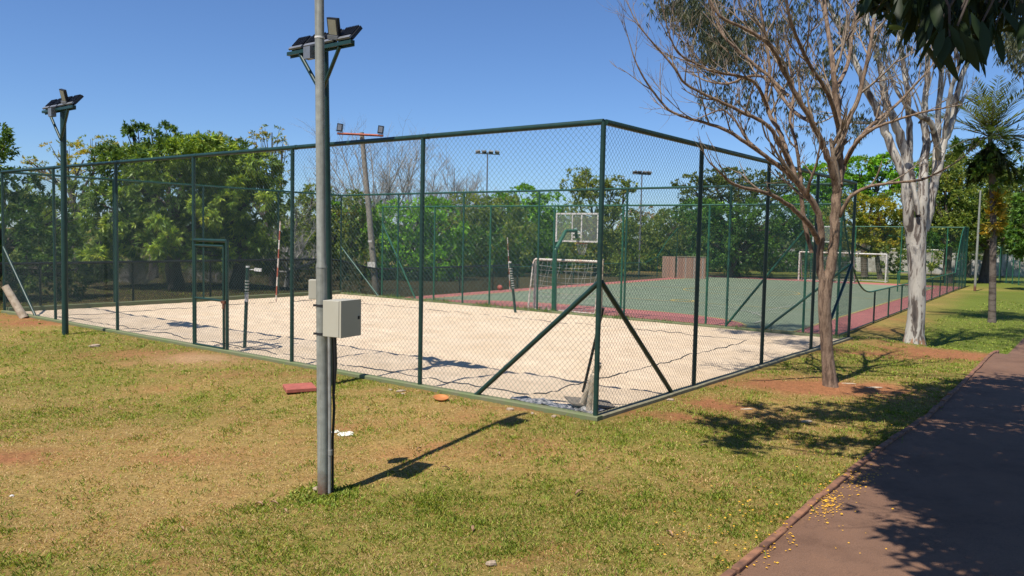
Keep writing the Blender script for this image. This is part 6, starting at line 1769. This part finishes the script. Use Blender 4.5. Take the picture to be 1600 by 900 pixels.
for i, (px_, py_, lab) in enumerate(spots):
    o = pl_ if i == 0 else pl_.copy()
    if i: COL.objects.link(o)
    q = hit(px_, py_); o.location = (q.x, q.y, q.z + .012); sc_ = random.uniform(.6, 1.1) * (1.4 if px_ == 905 else 1); o.scale = (sc_, sc_, sc_); o.rotation_euler = (random.uniform(-.3, .3), random.uniform(-.3, .3), random.uniform(0, 6))
    tag(o, lab, 'leaf', 'dry leaves on the lawn')

# things leaning inside the near corner of the sand court
def leaning(name, p, q, r0, r1, m, label, cat, bend=0.0, sides=9):
    p = Vector(p); q = Vector(q); mid = p.lerp(q, .5) + Vector((bend, 0, 0))
    mb = MB(); mb.tube(smooth_path([p, mid, q], 4), list(np.linspace(r0, r1, 9)), sides); o = mb.build(name, m); tag(o, label, cat); return o
leaning('log', atY(904, 648, NY + 0.62), atY(936, 568, NY + 0.30), .050, .044, M_log, 'thick peeled log leaning to the right inside the near court corner', 'log')
leaning('log', atY(919, 653, NY + 0.42), atY(930, 585, NY + 0.28), .050, .045, M_log, 'short upright peeled log against the near corner post', 'log')
leaning('wooden_pole', atY(943, 650, NY + .20) + Vector((-.12, .1, 0)), atY(942, 405, NY + .22), .022, .016, M_log, 'long thin wooden pole standing behind the near corner post', 'pole', .01)
leaning('iron_bar', atY(911, 612, NY + 1.1), atY(942, 482, NY + .35), .020, .020, M_cable, 'dark bar leaning behind the logs at the near court corner', 'bar')
q = hit(905, 640)
mb = MB(); mb.box((0, 0, 0), (.62, .34, .02)); o = mb.build('board', M_board); qq = w3(0.42, 0.55, 0.07); o.location = qq; o.rotation_euler = (0.10, 0.12, math.radians(15)); tag(o, 'flat grey board lying on the sand in the near corner', 'board')
vs = []; fs = []; n_ = 16
for i in range(n_ + 1):
    for k in range(6):
        a_, b_ = 0.12 + 1.35 * i / n_, 0.10 + .40 * k / 5 * (1 - .5 * i / n_); p = w3(a_, b_, sand_z(a_, b_) + .02 + .035 * random.random()); vs.append(p)
for i in range(n_):
    for k in range(5): a = i * 6 + k; fs.append((a, a + 6, a + 7, a + 1))
mb = MB(); mb.add(vs, fs); tag(mb.build('plastic_sheet', M_plastic), 'crumpled bluish plastic sheet under the logs in the near corner', 'sheet')
# things at the far left corner
leaning('log', hit(38, 497), atY(8, 447, hit(38, 497).y), .10, .085, M_log, 'thick pale log leaning outside the far left end of the fence', 'log')
# ridge of litter under the bare twig hanging in the sky
p0 = atY(1029, -6, 6.0)
